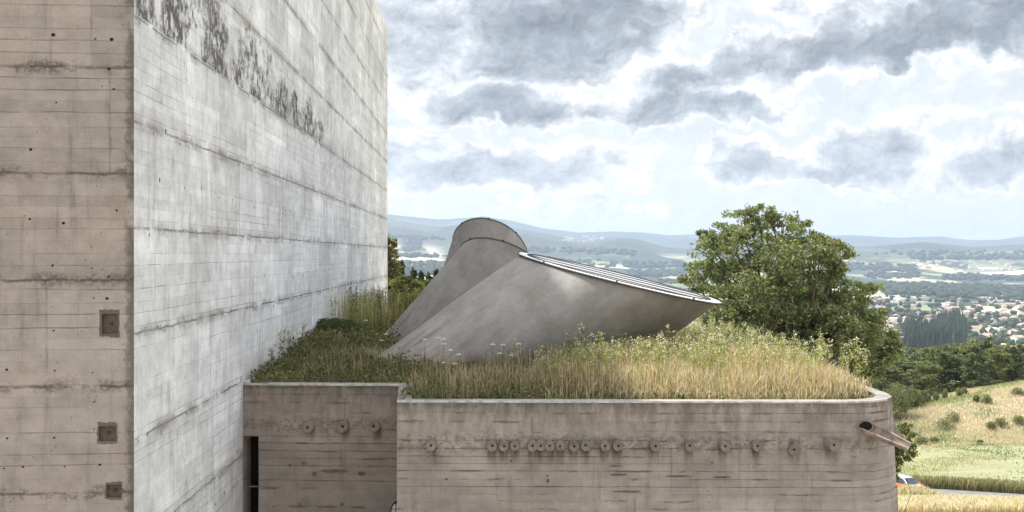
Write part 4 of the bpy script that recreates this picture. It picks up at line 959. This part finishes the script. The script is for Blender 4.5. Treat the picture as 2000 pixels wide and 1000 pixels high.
def tree(name, label, loc, blobs, nleaf, lsize, cols, r0=.3, seed=0, sub=.30, group=None, asp=.5, cat='tree', fork=.35, light=(.2, .24, .09)):
    root = empty(name, loc); tag(root, label, cat, group)
    pts, tone = crown_pts(blobs, nleaf, sub, seed); n_ = len(pts)
    col = vary(cols, n_, .25, .07) * tone[:, None]; col = np.where((rng.rand(n_) < .2)[:, None], vary(light, n_, .2), col)
    me = np_mesh('crown', *leaves(pts, rng.uniform(.7, 1.25, n_) * lsize, col, .6, asp)); link('crown', me, M_leaf, root)
    limbs((0, 0, 0), blobs, r0, seed, fork).build('trunk', M_bark, root, True); return root
D_ = 45.0
big = [(1478, 428, 30), (1505, 412, 22), (1440, 440, 34), (1418, 460, 34), (1520, 455, 40), (1562, 462, 30), (1608, 478, 26), (1640, 482, 22), (1382, 466, 20), (1398, 505, 42), (1368, 545, 36), (1346, 548, 20), (1455, 492, 46), (1525, 510, 46), (1590, 520, 42), (1632, 515, 26),
       (1395, 592, 48), (1470, 575, 52), (1545, 580, 50), (1612, 582, 40), (1660, 572, 30), (1692, 580, 30), (1706, 612, 24), (1640, 632, 40), (1695, 655, 42), (1738, 668, 28), (1735, 690, 24), (1560, 640, 50), (1480, 645, 50), (1415, 650, 45), (1655, 692, 44), (1600, 690, 44), (1510, 705, 48), (1560, 545, 38), (1430, 540, 40),
       (1500, 540, 55), (1450, 610, 55), (1560, 610, 55), (1700, 700, 34), (1620, 735, 40), (1660, 650, 44), (1680, 622, 34), (1600, 655, 44), (1640, 700, 46), (1690, 720, 40), (1720, 700, 30), (1570, 690, 46), (1460, 700, 46), (1400, 690, 40), (1650, 600, 36), (1610, 500, 34), (1640, 500, 26), (1585, 490, 34), (1625, 640, 44), (1675, 670, 44), (1590, 600, 40), (1700, 640, 34), (1665, 625, 30)]
bx0, by0 = (1545 - 1000) / F * D_, D_; bz0 = H(bx0, by0); rs = random.Random(5); bl = []
for px, py, r in big:
    dd = D_ + rs.uniform(-1, 1) * (2.6 if 1400 < px < 1680 else 1.3) * (1 if py > 450 else .5); q = P(px, py, dd); bl.append((q.x - bx0, q.y - by0, q.z - bz0, r / F * dd))
tree('broadleaf_tree', 'large spreading walnut tree rising behind the right end of the planted roof', (bx0, by0, bz0), bl, 80000, .10, (.175, .205, .095), .30, 3, .31, asp=.42, fork=.45, light=(.36, .38, .19))
# trees past the far end of the church
def px_tree(name, label, d, specs, n_, ls, cols, r0, seed, **kw):
    cx = sum(s_[0] for s_ in specs) / len(specs); x0 = (cx - 1000) / F * d; z0 = H(x0, d); rs = random.Random(seed); bb = []
    for px, py, r in specs: dd = d + rs.uniform(-1.5, 1.5); q = P(px, py, dd); bb.append((q.x - x0, q.y - d, q.z - z0, r / F * dd))
    return tree(name, label, (x0, d, z0), bb, n_, ls, cols, r0, seed, **kw)
px_tree('broadleaf_tree', 'narrow broadleaf tree with yellowing top just beyond the church corner', 66, [(748, 480, 20), (762, 476, 12), (766, 498, 14), (752, 520, 24), (765, 545, 24), (760, 580, 28), (735, 560, 30), (770, 610, 26)], 15000, .10, (.14, .145, .055), .25, 11, light=(.34, .30, .14))
px_tree('broadleaf_tree', 'dense green tree filling the gap between church wall and light cannons', 62, [(790, 556, 22), (806, 566, 20), (828, 570, 20), (845, 560, 16), (800, 590, 26), (826, 600, 26), (785, 615, 26), (810, 625, 24), (850, 590, 22), (775, 585, 22)], 16000, .10, (.11, .13, .045), .25, 12, light=(.24, .26, .10))
def conifer_mesh(seed, n_=2600, h=1.0, sp=.19):
    rs = np.random.RandomState(seed); t = rs.rand(n_) ** .75; lay = np.floor(t * 14) / 14 + rs.rand(n_) * .05; a = rs.rand(n_) * 6.283; rmax = sp * (1.02 - lay) * (.75 + .35 * np.sin(a * 3 + lay * 19)); r_ = rmax * np.sqrt(rs.rand(n_))
    return np.stack([np.cos(a) * r_, np.sin(a) * r_, (1 - .93 * (1 - lay)) * h - r_ * .35 * h + .03 * rs.randn(n_) * .3], -1)
def conifer(label, px, py, d, seed, wide=.19, cols=(.045, .06, .035), group=None):
    q = P(px, py, d); z0 = H(q.x, q.y); hh = q.z - z0; root = empty('conifer_tree', (q.x, q.y, z0)); tag(root, label, 'conifer', group)
    pts = conifer_mesh(seed, 2600, 1.0, wide) * hh; me = np_mesh('crown', *leaves(pts, rng.uniform(.12, .3, len(pts)) * hh / 14, vary(cols, len(pts), .35), -.3, .35)); link('crown', me, M_leaf, root)
    mb_ = MB(); mb_.tube([(0, 0, -.3), (0, 0, hh * .5), (0, 0, hh * .97)], [hh * .016, hh * .009, .02], 7); mb_.build('trunk', M_bark, root, True)
for i, (px, py, d, lab) in enumerate(((784, 506, 112, 'slim dark conifer nearest the church corner, tallest of the row'), (808, 522, 108, 'dark conifer with a broad top, second from the church corner'), (823, 528, 118, 'dark conifer close to the right of the broad topped one'), (838, 532, 112, 'dark conifer half hidden behind the light cannon slope'), (852, 524, 120, 'dark conifer whose tip touches the silhouette of the middle light cannon'))):
    conifer(lab, px, py, d, 200 + i, .17 if i == 0 else .22)
# the edge of the wood on the right
rs = random.Random(21); protos = []
def round_blobs(seed, h=13.0, w_=4.2):
    r_ = random.Random(seed); bb = []
    for k in range(13):
        t = r_.uniform(.28, .93); a = r_.uniform(0, 6.283); rr_ = w_ * math.sin(math.pi * min(1, .12 + t * .86)) ** .6 * r_.uniform(.35, .8); bb.append((math.cos(a) * rr_, math.sin(a) * rr_, h * t, r_.uniform(1.1, 1.9)))
    bb += [(math.cos(q_) * w_ * .75, math.sin(q_) * w_ * .75, h * .13, 1.7) for q_ in (0.4, 1.7, 3.0, 4.2, 5.4)]; bb.append((0, 0, h * .93, 1.5)); bb.append((0, 0, h * .6, 2.6)); return bb
wood_cols = [(.16, .19, .085), (.12, .15, .075), (.19, .205, .085), (.11, .135, .07)]
spots = []
for row, (d0, tops) in enumerate(((176, [(1728, 712), (1762, 692), (1800, 700), (1838, 676), (1872, 690), (1906, 660), (1948, 672), (1988, 664), (2030, 670)]), (196, [(1745, 678), (1786, 672), (1822, 668), (1860, 662), (1898, 652), (1925, 648), (1962, 668), (2004, 664), (2040, 668)]), (222, [(1710, 676), (1752, 670), (1806, 674), (1846, 668), (1884, 664), (1930, 660), (1972, 664), (2015, 668)]))):
    for i, (px, py) in enumerate(tops):
        d = d0 + rs.uniform(-6, 6) - (0 if px < 1850 else -4); spots.append((px + rs.uniform(-5, 5), py, d, row, i))
kinds = ['rounded green tree', 'dark green bushy tree', 'yellow green leafy tree', 'dense dark tree']
for j, (px, py, d, row, i) in enumerate(spots):
    q = P(px, py, d); z0 = H(q.x, q.y); hh = q.z - z0; k = (j * 5 + row) % 4
    ordn = ('first', 'second', 'third', 'fourth', 'fifth', 'sixth', 'seventh', 'eighth', 'ninth')[i]; lab = f"{kinds[k]}, {ordn} from the left in the {('front', 'middle', 'back')[row]} row of the wood"
    if k >= len(protos) or j < 4:
        k = j; lab = f"{kinds[k]}, {ordn} from the left in the front row of the wood"
        root = tree('woodland_tree', lab, (q.x, q.y, z0), round_blobs(40 + k), 13000, .23, wood_cols[k], .22, 40 + k, .30, "trees along the wood's edge", asp=.6, light=(.29, .31, .14)); protos.append(root)
    else:
        src = protos[k]; root = src.copy(); C.objects.link(root); root.location = (q.x, q.y, z0)
        for ch in [c for c in bpy.data.objects if c.parent == src]: c2_ = ch.copy(); C.objects.link(c2_); c2_.parent = root
        tag(root, lab, 'tree', "trees along the wood's edge")
    s_ = hh / 14.3; root.scale = (max(.8, s_) * rs.uniform(.95, 1.2),) * 2 + (s_,); root.rotation_euler = (0, 0, rs.uniform(0, 6.28))
# bushes
def bush(name, label, px, py, d, wpx, hpx, n_, ls, cols, seed, group=None, light=(.22, .24, .10)):
    x0 = (px - 1000) / F * d; z0 = H(x0, d); rs = np.random.RandomState(seed); a = rs.randn(n_, 3); a /= np.linalg.norm(a, axis=1)[:, None]; lump = 1 + .3 * fbm(a[:, 0] * 3 + seed, a[:, 1] * 3 + a[:, 2] * 3, seed); r_ = (rs.rand(n_) ** .5) * lump
    hh = hpx / F * d; pts = np.stack([a[:, 0] * r_ * wpx / 2 / F * d, a[:, 1] * r_ * wpx / 2 / F * d, hh * .5 + a[:, 2] * r_ * hh * .55], -1)
    col = np.where((rs.rand(n_) < .25)[:, None], vary(light, n_, .2), vary(cols, n_, .3))
    root = empty(name, (x0, d, z0)); tag(root, label, 'bush', group); link('foliage', np_mesh('foliage', *leaves(pts, rs.uniform(.6, 1.3, n_) * ls, col, .5, .5)), M_leaf, root)
    mb_ = MB(); mb_.tube([(0, 0, -.2), (0, 0, hh * .5)], [.05, .02], 5); mb_.build('stem', M_bark, root); return root
q = P(1762, 850, 36)
bz = H(q.x, q.y)
bb = [( -.25, 0, q.z - bz - .1, .42), (.2, .2, q.z - bz - .05, .40), (0, -.1, q.z - bz - .55, .45), (-.5, .1, q.z - bz - .7, .5), (-.55, 0, q.z - bz - 1.3, .4), (-.75, 0, q.z - bz - 2.0, .4), (-.8, 0, q.z - bz - 2.8, .4)]
tree('small_tree', 'small leafy sapling just behind the water spout at the rounded corner', (q.x, q.y, bz), bb, 6200, .055, (.11, .13, .045), .03, 31, .36, asp=.55, light=(.26, .28, .12))
bl_ = {0: 'dark green scrub bush, largest of the leftmost pair low on the hillock', 1: 'scrub bush touching the upper right of the largest leftmost bush on the hillock', 2: 'spiky green bush alone in the middle of the dry hillock', 3: 'small bush just left of the spiky bush in the middle of the hillock', 4: 'green scrub bush at the foot of the hillock below the spiky bush', 5: 'darker scrub bush directly left of the one at the hillock foot', 6: 'scrub bush low on the hillock at the right edge of the photo', 7: 'bush high on the hillock at the right edge of the photo', 14: 'low tuft where the hillock meets the mown meadow', 17: 'dark thicket filling the wood margin just right of the parapet end', 18: 'dark undergrowth where the hillock meets the wood, nearest the building', 19: 'green undergrowth at the left end of the hillock crest', 15: 'bush at the foot of the hillock just right of the water spout', 16: 'low bush between the water spout bush and the leftmost pair', 8: 'taller crest bush, second from the right below the wood', 9: 'rightmost small bush on the hillock crest below the wood', 10: 'third small crest bush from the right below the wood', 11: 'middle small bush of the hillock crest, left of the tall ones', 12: 'second small crest bush from the left below the wood', 13: 'leftmost small bush on the falling crest of the hillock'}
for i, (px, py, d, wp, hp) in enumerate(((1846, 848, 141, 40, 22), (1862, 838, 144, 30, 24), (1927, 806, 150, 20, 18), (1906, 812, 151, 14, 14), (1955, 852, 139, 26, 20), (1936, 858, 138, 20, 16), (1990, 850, 140, 26, 18), (1988, 800, 152, 26, 14), (1873, 778, 158, 14, 20), (1884, 768, 160, 14, 14), (1845, 782, 160, 14, 20), (1828, 790, 160, 14, 18), (1812, 798, 160, 14, 16), (1796, 806, 158, 14, 16), (1914, 872, 131, 14, 8), (1800, 866, 133, 26, 14), (1826, 868, 134, 20, 10), (1750, 815, 150, 62, 62), (1778, 815, 156, 40, 40), (1800, 812, 160, 36, 24))):
    bush('bush', bl_[i], px, py, d, wp, hp, 900 if i < 17 else 3200, .10 if i < 17 else .16, (.16, .18, .09), 60 + i, 'bushes on the hillock' if i not in (8, 9, 10, 11, 12, 13) else 'bushes on the hillock crest')

# ---------------------------------------------------------------- grasses of the slope
def field(n_, d0, d1, px0, px1):
    d = rng.uniform(d0, d1, n_); px = rng.uniform(px0, px1, n_); x = (px - 1000) / F * d; return x, d
x, y = field(52000, 62, 83.2, 1690, 2120); kk = y < np.interp(x, [p[0] for p in path], [p[1] for p in path]) - 1.7; x, y = x[kk], y[kk]
me = np_mesh('dry_meadow_grass', *blades(x, y, hgt(x, y), rng.uniform(.4, .95, len(x)) * np.clip((np.interp(x, [p[0] for p in path], [p[1] for p in path]) - y) / 12 + .25, .25, 1), rng.uniform(.03, .06, len(x)), .35, np.where((rng.rand(len(x)) < .88)[:, None], vary((.64, .56, .45), len(x), .2), vary((.32, .32, .15), len(x), .3)), .8))
tag(link('dry_meadow_grass', me, M_grass), 'pale dry grass of the near meadow in front of the parked car', 'dry grass', kind='stuff')
x, y = field(26000, 84, 93, 1690, 2120); cy = np.interp(x, [p[0] for p in path], [p[1] for p in path]); kk = (y > cy + 1.7) & (y < cy + 6.5); x, y, cy = x[kk], y[kk], cy[kk]
me = np_mesh('verge_grass', *blades(x, y, hgt(x, y), rng.uniform(.5, 1.3, len(x)) * np.clip(1.3 - (y - cy) * .12, .4, 1.2), rng.uniform(.03, .06, len(x)), .5, np.where((rng.rand(len(x)) < .5)[:, None], vary((.15, .17, .075), len(x), .3), vary((.36, .31, .19), len(x), .25)), .5))
tag(link('verge_grass', me, M_grass), 'rough olive grass along the far verge of the lane', 'grass', kind='stuff')
x, y = field(34000, 130, 172, 1760, 2120); kk = rng.rand(len(x)) < np.clip((x - 50) / 12, .1, 1); x, y = x[kk], y[kk]
me = np_mesh('hillock_grass', *blades(x, y, hgt(x, y), rng.uniform(.15, .5, len(x)), rng.uniform(.05, .11, len(x)), .8, np.where((patch(x, y, 55, .28) + .10 * rng.randn(len(x)) < .60)[:, None], vary((.55, .47, .36), len(x), .2), vary((.25, .28, .14), len(x), .3)), .4))
tag(link('hillock_grass', me, M_grass), 'dry tussocky grass over the hillock beyond the meadow', 'dry grass', kind='stuff')

# ---------------------------------------------------------------- car on the lane
car = empty('parked_car', (34.3, 84.6, H(34.3, 84.6) + .12), R(-90 + 20)); car.scale = (.90, .90, .90); tag(car, 'small orange car with a pale roof standing on the lane behind the dry grass', 'car')
def loft(secs, name, mat_, parent, smooth=True):
    mb_ = MB(); n_ = len(secs[0])
    for s0, s1 in zip(secs[:-1], secs[1:]):
        for k in range(n_ - 1): mb_.face([s0[k], s0[k + 1], s1[k + 1], s1[k]])
    mb_.face(secs[0]); mb_.face(secs[-1]); return mb_.build(name, mat_, parent, smooth, weld=True, recalc=True)
M_or = simple('orange_paint', (.72, .16, .035), .3, var=.03, spec=.6, bs=0); M_roof = simple('silver_paint', (.46, .49, .54), .28, .3, var=.03, spec=.6, bs=0); M_cg = simple('car_glass', (.03, .04, .055), .06, spec=.8, var=.05, bs=0); M_ty = simple('tyre', (.02, .02, .02), .9); M_hl = simple('headlight_glass', (.7, .72, .75), .15, spec=.8)
def sect(x_, hw, zb, zt, r_=.12): return [(x_, -hw, zb), (x_, -hw - .02, (zb + zt) / 2), (x_, -hw + .02, zt - r_ * .5), (x_, -hw + r_, zt), (x_, 0, zt + .03), (x_, hw - r_, zt), (x_, hw - .02, zt - r_ * .5), (x_, hw + .02, (zb + zt) / 2), (x_, hw, zb)]
loft([sect(-1.85, .70, .45, .95), sect(-1.75, .80, .28, 1.02), sect(-.6, .84, .25, 1.0), sect(.75, .84, .25, .98), sect(1.35, .80, .27, .86), sect(1.8, .70, .32, .70), sect(1.92, .60, .42, .58)], 'body', M_or, car)
roofprof = [(-1.78, 1.0, .74), (-1.62, 1.38, .64), (-1.2, 1.50, .60), (-.2, 1.53, .60), (.30, 1.47, .59)]
mb = MB()
for (xa, za, wa), (xb, zb_, wb) in zip(roofprof[1:-1], roofprof[2:]):
    for s_ in (-1, 1): mb.face([(xa, 0, za + .03), (xb, 0, zb_ + .03), (xb, s_ * wb, zb_), (xa, s_ * wa, za)])
    for s_ in (-1, 1): mb.face([(xa, s_ * wa, za), (xb, s_ * wb, zb_), (xb, s_ * (wb + .03), zb_ - .07), (xa, s_ * (wa + .03), za - .07)])
for s_ in (-1, 1):
    mb.face([(.30, s_ * .62, 1.40), (.30, s_ * .55, 1.47), (1.02, s_ * .70, .98), (1.02, s_ * .79, .98)])
mb.build('roof', M_roof, car, False, weld=True)
mb = MB()
for s_ in (-1, 1): mb.face([(-1.6, s_ * .80, .99), (.95, s_ * .82, .98), (.30, s_ * .615, 1.41), (-1.5, s_ * .66, 1.38)])
mb.build('side_window', M_cg, car)
mb = MB(); mb.face([(1.04, -.70, .97), (1.04, .70, .97), (.31, .56, 1.46), (.31, -.56, 1.46)]); mb.build('windscreen', M_cg, car)
mb = MB(); mb.face([(-1.80, -.70, 1.0), (-1.80, .70, 1.0), (-1.64, .60, 1.38), (-1.64, -.60, 1.38)]); mb.build('rear_window', M_cg, car)
mb = MB()
for s_ in (-1, 1): mb.face([(-1.80, s_ * .70, 1.0), (-1.64, s_ * .60, 1.38), (-1.50, s_ * .665, 1.38), (-1.60, s_ * .80, 1.0)])
mb.build('rear_pillar', M_or, car)
for x_ in (-1.2, 1.2):
    for s_ in (-1, 1):
        mb = MB(); mb.tube([(x_, s_ * .62, .3), (x_, s_ * .86, .3)], .3, 16); w_o = mb.build('wheel', M_ty, car); mb = MB(); mb.tube([(x_, s_ * .85, .3), (x_, s_ * .872, .3)], .19, 12); mb.build('rim', M_roof, w_o)
for s_ in (-1, 1):
    mb = MB(); mb.box((1.74, s_ * .52 - .14, .56), (1.86, s_ * .52 + .14, .70)); mb.build('headlight', M_hl, car)
    mb = MB(); mb.box((.72, s_ * .93 - .09, 1.0), (.84, s_ * .93 + .09, 1.13)); mb.build('mirror', M_or, car)

# ---------------------------------------------------------------- valley: woods, town, hamlets
def ground_many(px, py):
    px = np.asarray(px, float); py = np.asarray(py, float); k = (px - 1000) / F; t = (HZ - py) / F; d = np.full(len(px), 320.0); done = np.zeros(len(px), bool)
    for _ in range(420):
        hit = hgt(k * d, d) >= t * d; done |= hit; d = np.where(done, d, d * 1.0095)
        if done.all(): break
    return k * d, d, done
ico = bmesh.new(); bmesh.ops.create_icosphere(ico, subdivisions=2, radius=1.0); iv = np.array([v.co[:] for v in ico.verts]); jf = np.array([[v.index for v in f.verts] for f in ico.faces]); ico.free()
def clump(x, y, z, w_, h_, cols, cone=False):
    out = []
    for i in range(len(x)):
        v_ = iv * (1 + .28 * rng.randn(len(iv), 1)); 
        if cone: s_ = np.clip((1 - v_[:, 2:3]) * .62, .02, 1.2); v_ = np.concatenate([v_[:, :2] / (np.linalg.norm(v_[:, :2], axis=1)[:, None] + .2) * s_, v_[:, 2:3]], 1)
        v_ = v_ * np.array([w_[i] / 2, w_[i] / 2, h_[i] / 2]) + np.array([x[i], y[i], z[i] + h_[i] * .45]); c_ = np.repeat(cols[i][None], len(iv), 0) * (1 + .25 * rng.randn(len(iv), 1)); out.append((v_, jf.reshape(-1), np.full(len(jf), 3), np.clip(c_, .01, .6)))
    return merge(out)
def woods(name, label, boxes, size=(9, 15), hgt_=(8, 14), cols=(.06, .085, .04), cone=False):
    X_, Y_ = [], []
    for x0, x1, y0, y1, n_, sl in boxes:
        px = rng.uniform(x0, x1, n_); py = rng.uniform(y0, y1, n_) + sl * (px - x0) / max(1, x1 - x0); a, b_, ok = ground_many(px, py); X_.append(a[ok]); Y_.append(b_[ok])
    X_ = np.concatenate(X_); Y_ = np.concatenate(Y_); n_ = len(X_); me_ = np_mesh(name, *clump(X_, Y_, hgt(X_, Y_), rng.uniform(*size, n_), rng.uniform(*hgt_, n_), vary(cols, n_, .3), cone))
    tag(link(name, me_, M_leaf, None, False), label, 'woodland', kind='stuff')
woods('valley_woodland', 'belts and copses of trees spread over the valley floor between the fields', [(1700, 2000, 553, 566, 260, 12), (1720, 2000, 560, 575, 240, 14), (1640, 1790, 515, 528, 120, 6), (1780, 2000, 503, 508, 120, 0), (1840, 2000, 538, 548, 80, 2), (1040, 1360, 508, 520, 140, 8),
      (1230, 1370, 530, 542, 160, 0), (1000, 1240, 484, 494, 110, 6), (757, 870, 462, 466, 70, 6), (790, 822, 470, 492, 60, 0), (757, 870, 500, 504, 40, 0), (757, 870, 515, 538, 130, 0), (1040, 1370, 548, 556, 60, 0), (1690, 1790, 536, 545, 60, 0), (1700, 2000, 492, 500, 60, 0)], (18, 40), (12, 22), (.05, .075, .035))
woods('town_trees', 'dark round trees scattered between the houses of the town', [(1700, 2010, 580, 676, 330, 0)], (9, 17), (8, 14), (.065, .09, .045))
woods('conifer_plantation', 'blue grey stand of conifers below the town', [(1768, 1888, 648, 690, 300, -2), (1830, 1886, 632, 650, 110, 0)], (8, 11), (24, 32), (.04, .06, .035), True)
M_hw = [simple('house_plaster_' + k, c_, .9, var=.05, scale=.3, bs=0) for k, c_ in (('cream', (.72, .66, .56)), ('white', (.78, .76, .72)), ('rose', (.66, .54, .46)))]
M_hr = [simple('roof_tiles_' + k, c_, .9, var=.15, scale=.8, bs=0) for k, c_ in (('orange', (.42, .31, .27)), ('brown', (.34, .24, .20)), ('pale', (.56, .50, .47)))]
M_win = simple('window_dark', (.05, .055, .065), .3)
def house_mesh(L_, W_, hw, hr, wi, ri, flat=False):
    mb_ = MB()
    for x0, x1, y0, y1 in ((-L_ / 2, L_ / 2, -W_ / 2, W_ / 2),):
        c_ = [(x0, y0), (x1, y0), (x1, y1), (x0, y1)]
        for a, b_ in zip(c_, c_[1:] + c_[:1]): mb_.face([(*a, -3), (*b_, -3), (*b_, hw), (*a, hw)])
        if flat: mb_.face([(*p_, hw - .3) for p_ in c_], mi=1)
        else:
            mb_.face([(x0, y0, hw), (x0, 0, hw + hr), (x0, y1, hw)]); mb_.face([(x1, y0, hw), (x1, y1, hw), (x1, 0, hw + hr)]); e_ = .5
            for s_ in (-1, 1):
                y_ = s_ * (W_ / 2 + e_); zl = hw - hr * e_ / (W_ / 2)
                mb_.face([(x0 - e_, y_, zl + .1), (x1 + e_, y_, zl + .1), (x1 + e_, 0, hw + hr + .1), (x0 - e_, 0, hw + hr + .1)], mi=1)
            mb_.box((x0 + L_ * .25, .6, hw + hr * .4), (x0 + L_ * .25 + .8, 1.4, hw + hr + .9))
    nw = max(2, int(L_ / 3.5))
    for fl in range(max(1, int(hw / 3))):
        for k in range(nw):
            xx = -L_ / 2 + L_ * (k + .5) / nw; zz = 1.2 + fl * 2.9
            for s_ in (-1, 1): mb_.face([(xx - .6, s_ * (W_ / 2 + .05), zz), (xx + .6, s_ * (W_ / 2 + .05), zz), (xx + .6, s_ * (W_ / 2 + .05), zz + 1.4), (xx - .6, s_ * (W_ / 2 + .05), zz + 1.4)], mi=2)
    me_ = bpy.data.meshes.new('house'); me_.from_pydata(mb_.v, [], mb_.f); me_.polygons.foreach_set('material_index', mb_.mi)
    for q_ in (M_hw[wi], M_hr[ri], M_win): me_.materials.append(q_)
    return me_
hm_ = [house_mesh(14, 10, 5.5, 2.2, 0, 0), house_mesh(18, 11, 6.0, 2.4, 1, 0), house_mesh(12, 9, 3.2, 2.0, 0, 1), house_mesh(22, 12, 6.5, 2.4, 2, 0), house_mesh(16, 10, 5.5, 2.2, 1, 2), house_mesh(34, 14, 7, 0, 1, 2, True)]
hlab = ['cream house with orange tiled roof', 'white house with orange tiled roof', 'low cream house with brown roof', 'long rose house with orange roof', 'white house with pale roof', 'long white flat roofed block']
rs = random.Random(77)
def settle(n_, box, where, grp, big_=1.0):
    px = [rs.uniform(box[0], box[1]) for _ in range(n_)]; py = [rs.uniform(box[2], box[3]) for _ in range(n_)]; X_, Y_, ok = ground_many(px, py); kept = []
    for i in range(n_):
        if not ok[i] or any(math.dist((X_[i], Y_[i]), k_) < 19 * big_ for k_ in kept): continue
        kept.append((X_[i], Y_[i])); t = rs.choice((0, 0, 1, 1, 2, 3, 4)) if not (py[i] < 600 and rs.random() < .2 and box[2] > 560) else 5
        o_ = bpy.data.objects.new('house', hm_[t]); C.objects.link(o_); o_.location = (X_[i], Y_[i], H(X_[i], Y_[i])); o_.rotation_euler = (0, 0, rs.choice((0, .3, -.25, .5, 1.4, 1.2)) + rs.uniform(-.15, .15)); s_ = rs.uniform(.85, 1.2) * big_; o_.scale = (s_, s_, s_)
        tag(o_, f'{hlab[t]} {where}', 'house', f'{grp}, {hlab[t]}')
settle(235, (1690, 2010, 582, 672), 'among the trees of the town in the valley', 'houses of the town')
settle(60, (1770, 2010, 511, 530), 'in the distant village beyond the town', 'houses of the distant village', 1.5)
settle(30, (1090, 1180, 462, 474), 'in the hamlet below the wooded ridge', 'houses of the hamlet', 1.6)

# ---------------------------------------------------------------- summer haze
x0, x1, y0, y1, z0, z1 = -14000, 14000, -2500, 25500, -160, 380
hm = bpy.data.meshes.new('haze'); hm.from_pydata([(x0, y0, z0), (x1, y0, z0), (x1, y1, z0), (x0, y1, z0), (x0, y0, z1), (x1, y0, z1), (x1, y1, z1), (x0, y1, z1)], [], [(0, 1, 5, 4), (1, 2, 6, 5), (2, 3, 7, 6), (3, 0, 4, 7), (4, 5, 6, 7), (3, 2, 1, 0)])
M_hz = bpy.data.materials.new('haze'); M_hz.use_nodes = True; t = M_hz.node_tree; t.nodes.clear(); n = NT(t); pv = n.new('ShaderNodeVolumePrincipled'); o = n.new('ShaderNodeOutputMaterial'); t.links.new(pv.outputs[0], o.inputs['Volume'])
pv.inputs['Color'].default_value = (.62, .755, 1.0, 1); pv.inputs['Density'].default_value = .72e-4; pv.inputs['Anisotropy'].default_value = .2
tag(link('haze', hm, M_hz), 'pale blue summer haze filling the valley air', 'haze', kind='stuff')

# taller grass by the car, and tufts in the meadow
mb = MB(); hp_ = [(1.02, .76, .985), (1.36, .70, .885), (1.82, .60, .725)]
for (xa, wa, za), (xb, wb, zb_) in zip(hp_[:-1], hp_[1:]):
    for s_ in (-1, 1): mb.face([(xa, 0, za + .035), (xb, 0, zb_ + .035), (xb, s_ * wb, zb_ + .01), (xa, s_ * wa, za + .01)])
mb.build('bonnet', M_roof, car, True)
x, y = field(2600, 79.8, 82.6, 1735, 1835)
me = np_mesh('tall_roadside_grass', *blades(x, y, hgt(x, y), rng.uniform(.7, 1.35, len(x)) * np.interp(1000 + F * x / y, [1740, 1762, 1800, 1835], [.7, 1, 1, .5]), rng.uniform(.03, .06, len(x)), .3, np.where((rng.rand(len(x)) < .7)[:, None], vary((.60, .52, .40), len(x), .2), vary((.26, .28, .13), len(x), .3)), .9))
tag(link('tall_roadside_grass', me, M_grass), 'taller seeding grass hiding the lower half of the parked car', 'dry grass', kind='stuff')
x, y = field(16000, 90, 136, 1700, 2120); kk = patch(x, y, 61, .35) + .2 * rng.randn(len(x)) > .62; x, y = x[kk], y[kk]
me = np_mesh('meadow_tufts', *blades(x, y, hgt(x, y), rng.uniform(.08, .25, len(x)), rng.uniform(.06, .14, len(x)), .8, np.where((patch(x, y, 62, .2) > .5)[:, None], vary((.38, .36, .21), len(x), .25), vary((.18, .22, .10), len(x), .3)), .3))
tag(link('meadow_tufts', me, M_grass), 'uneven green and yellowish tufts of the mown meadow', 'grass', kind='stuff')
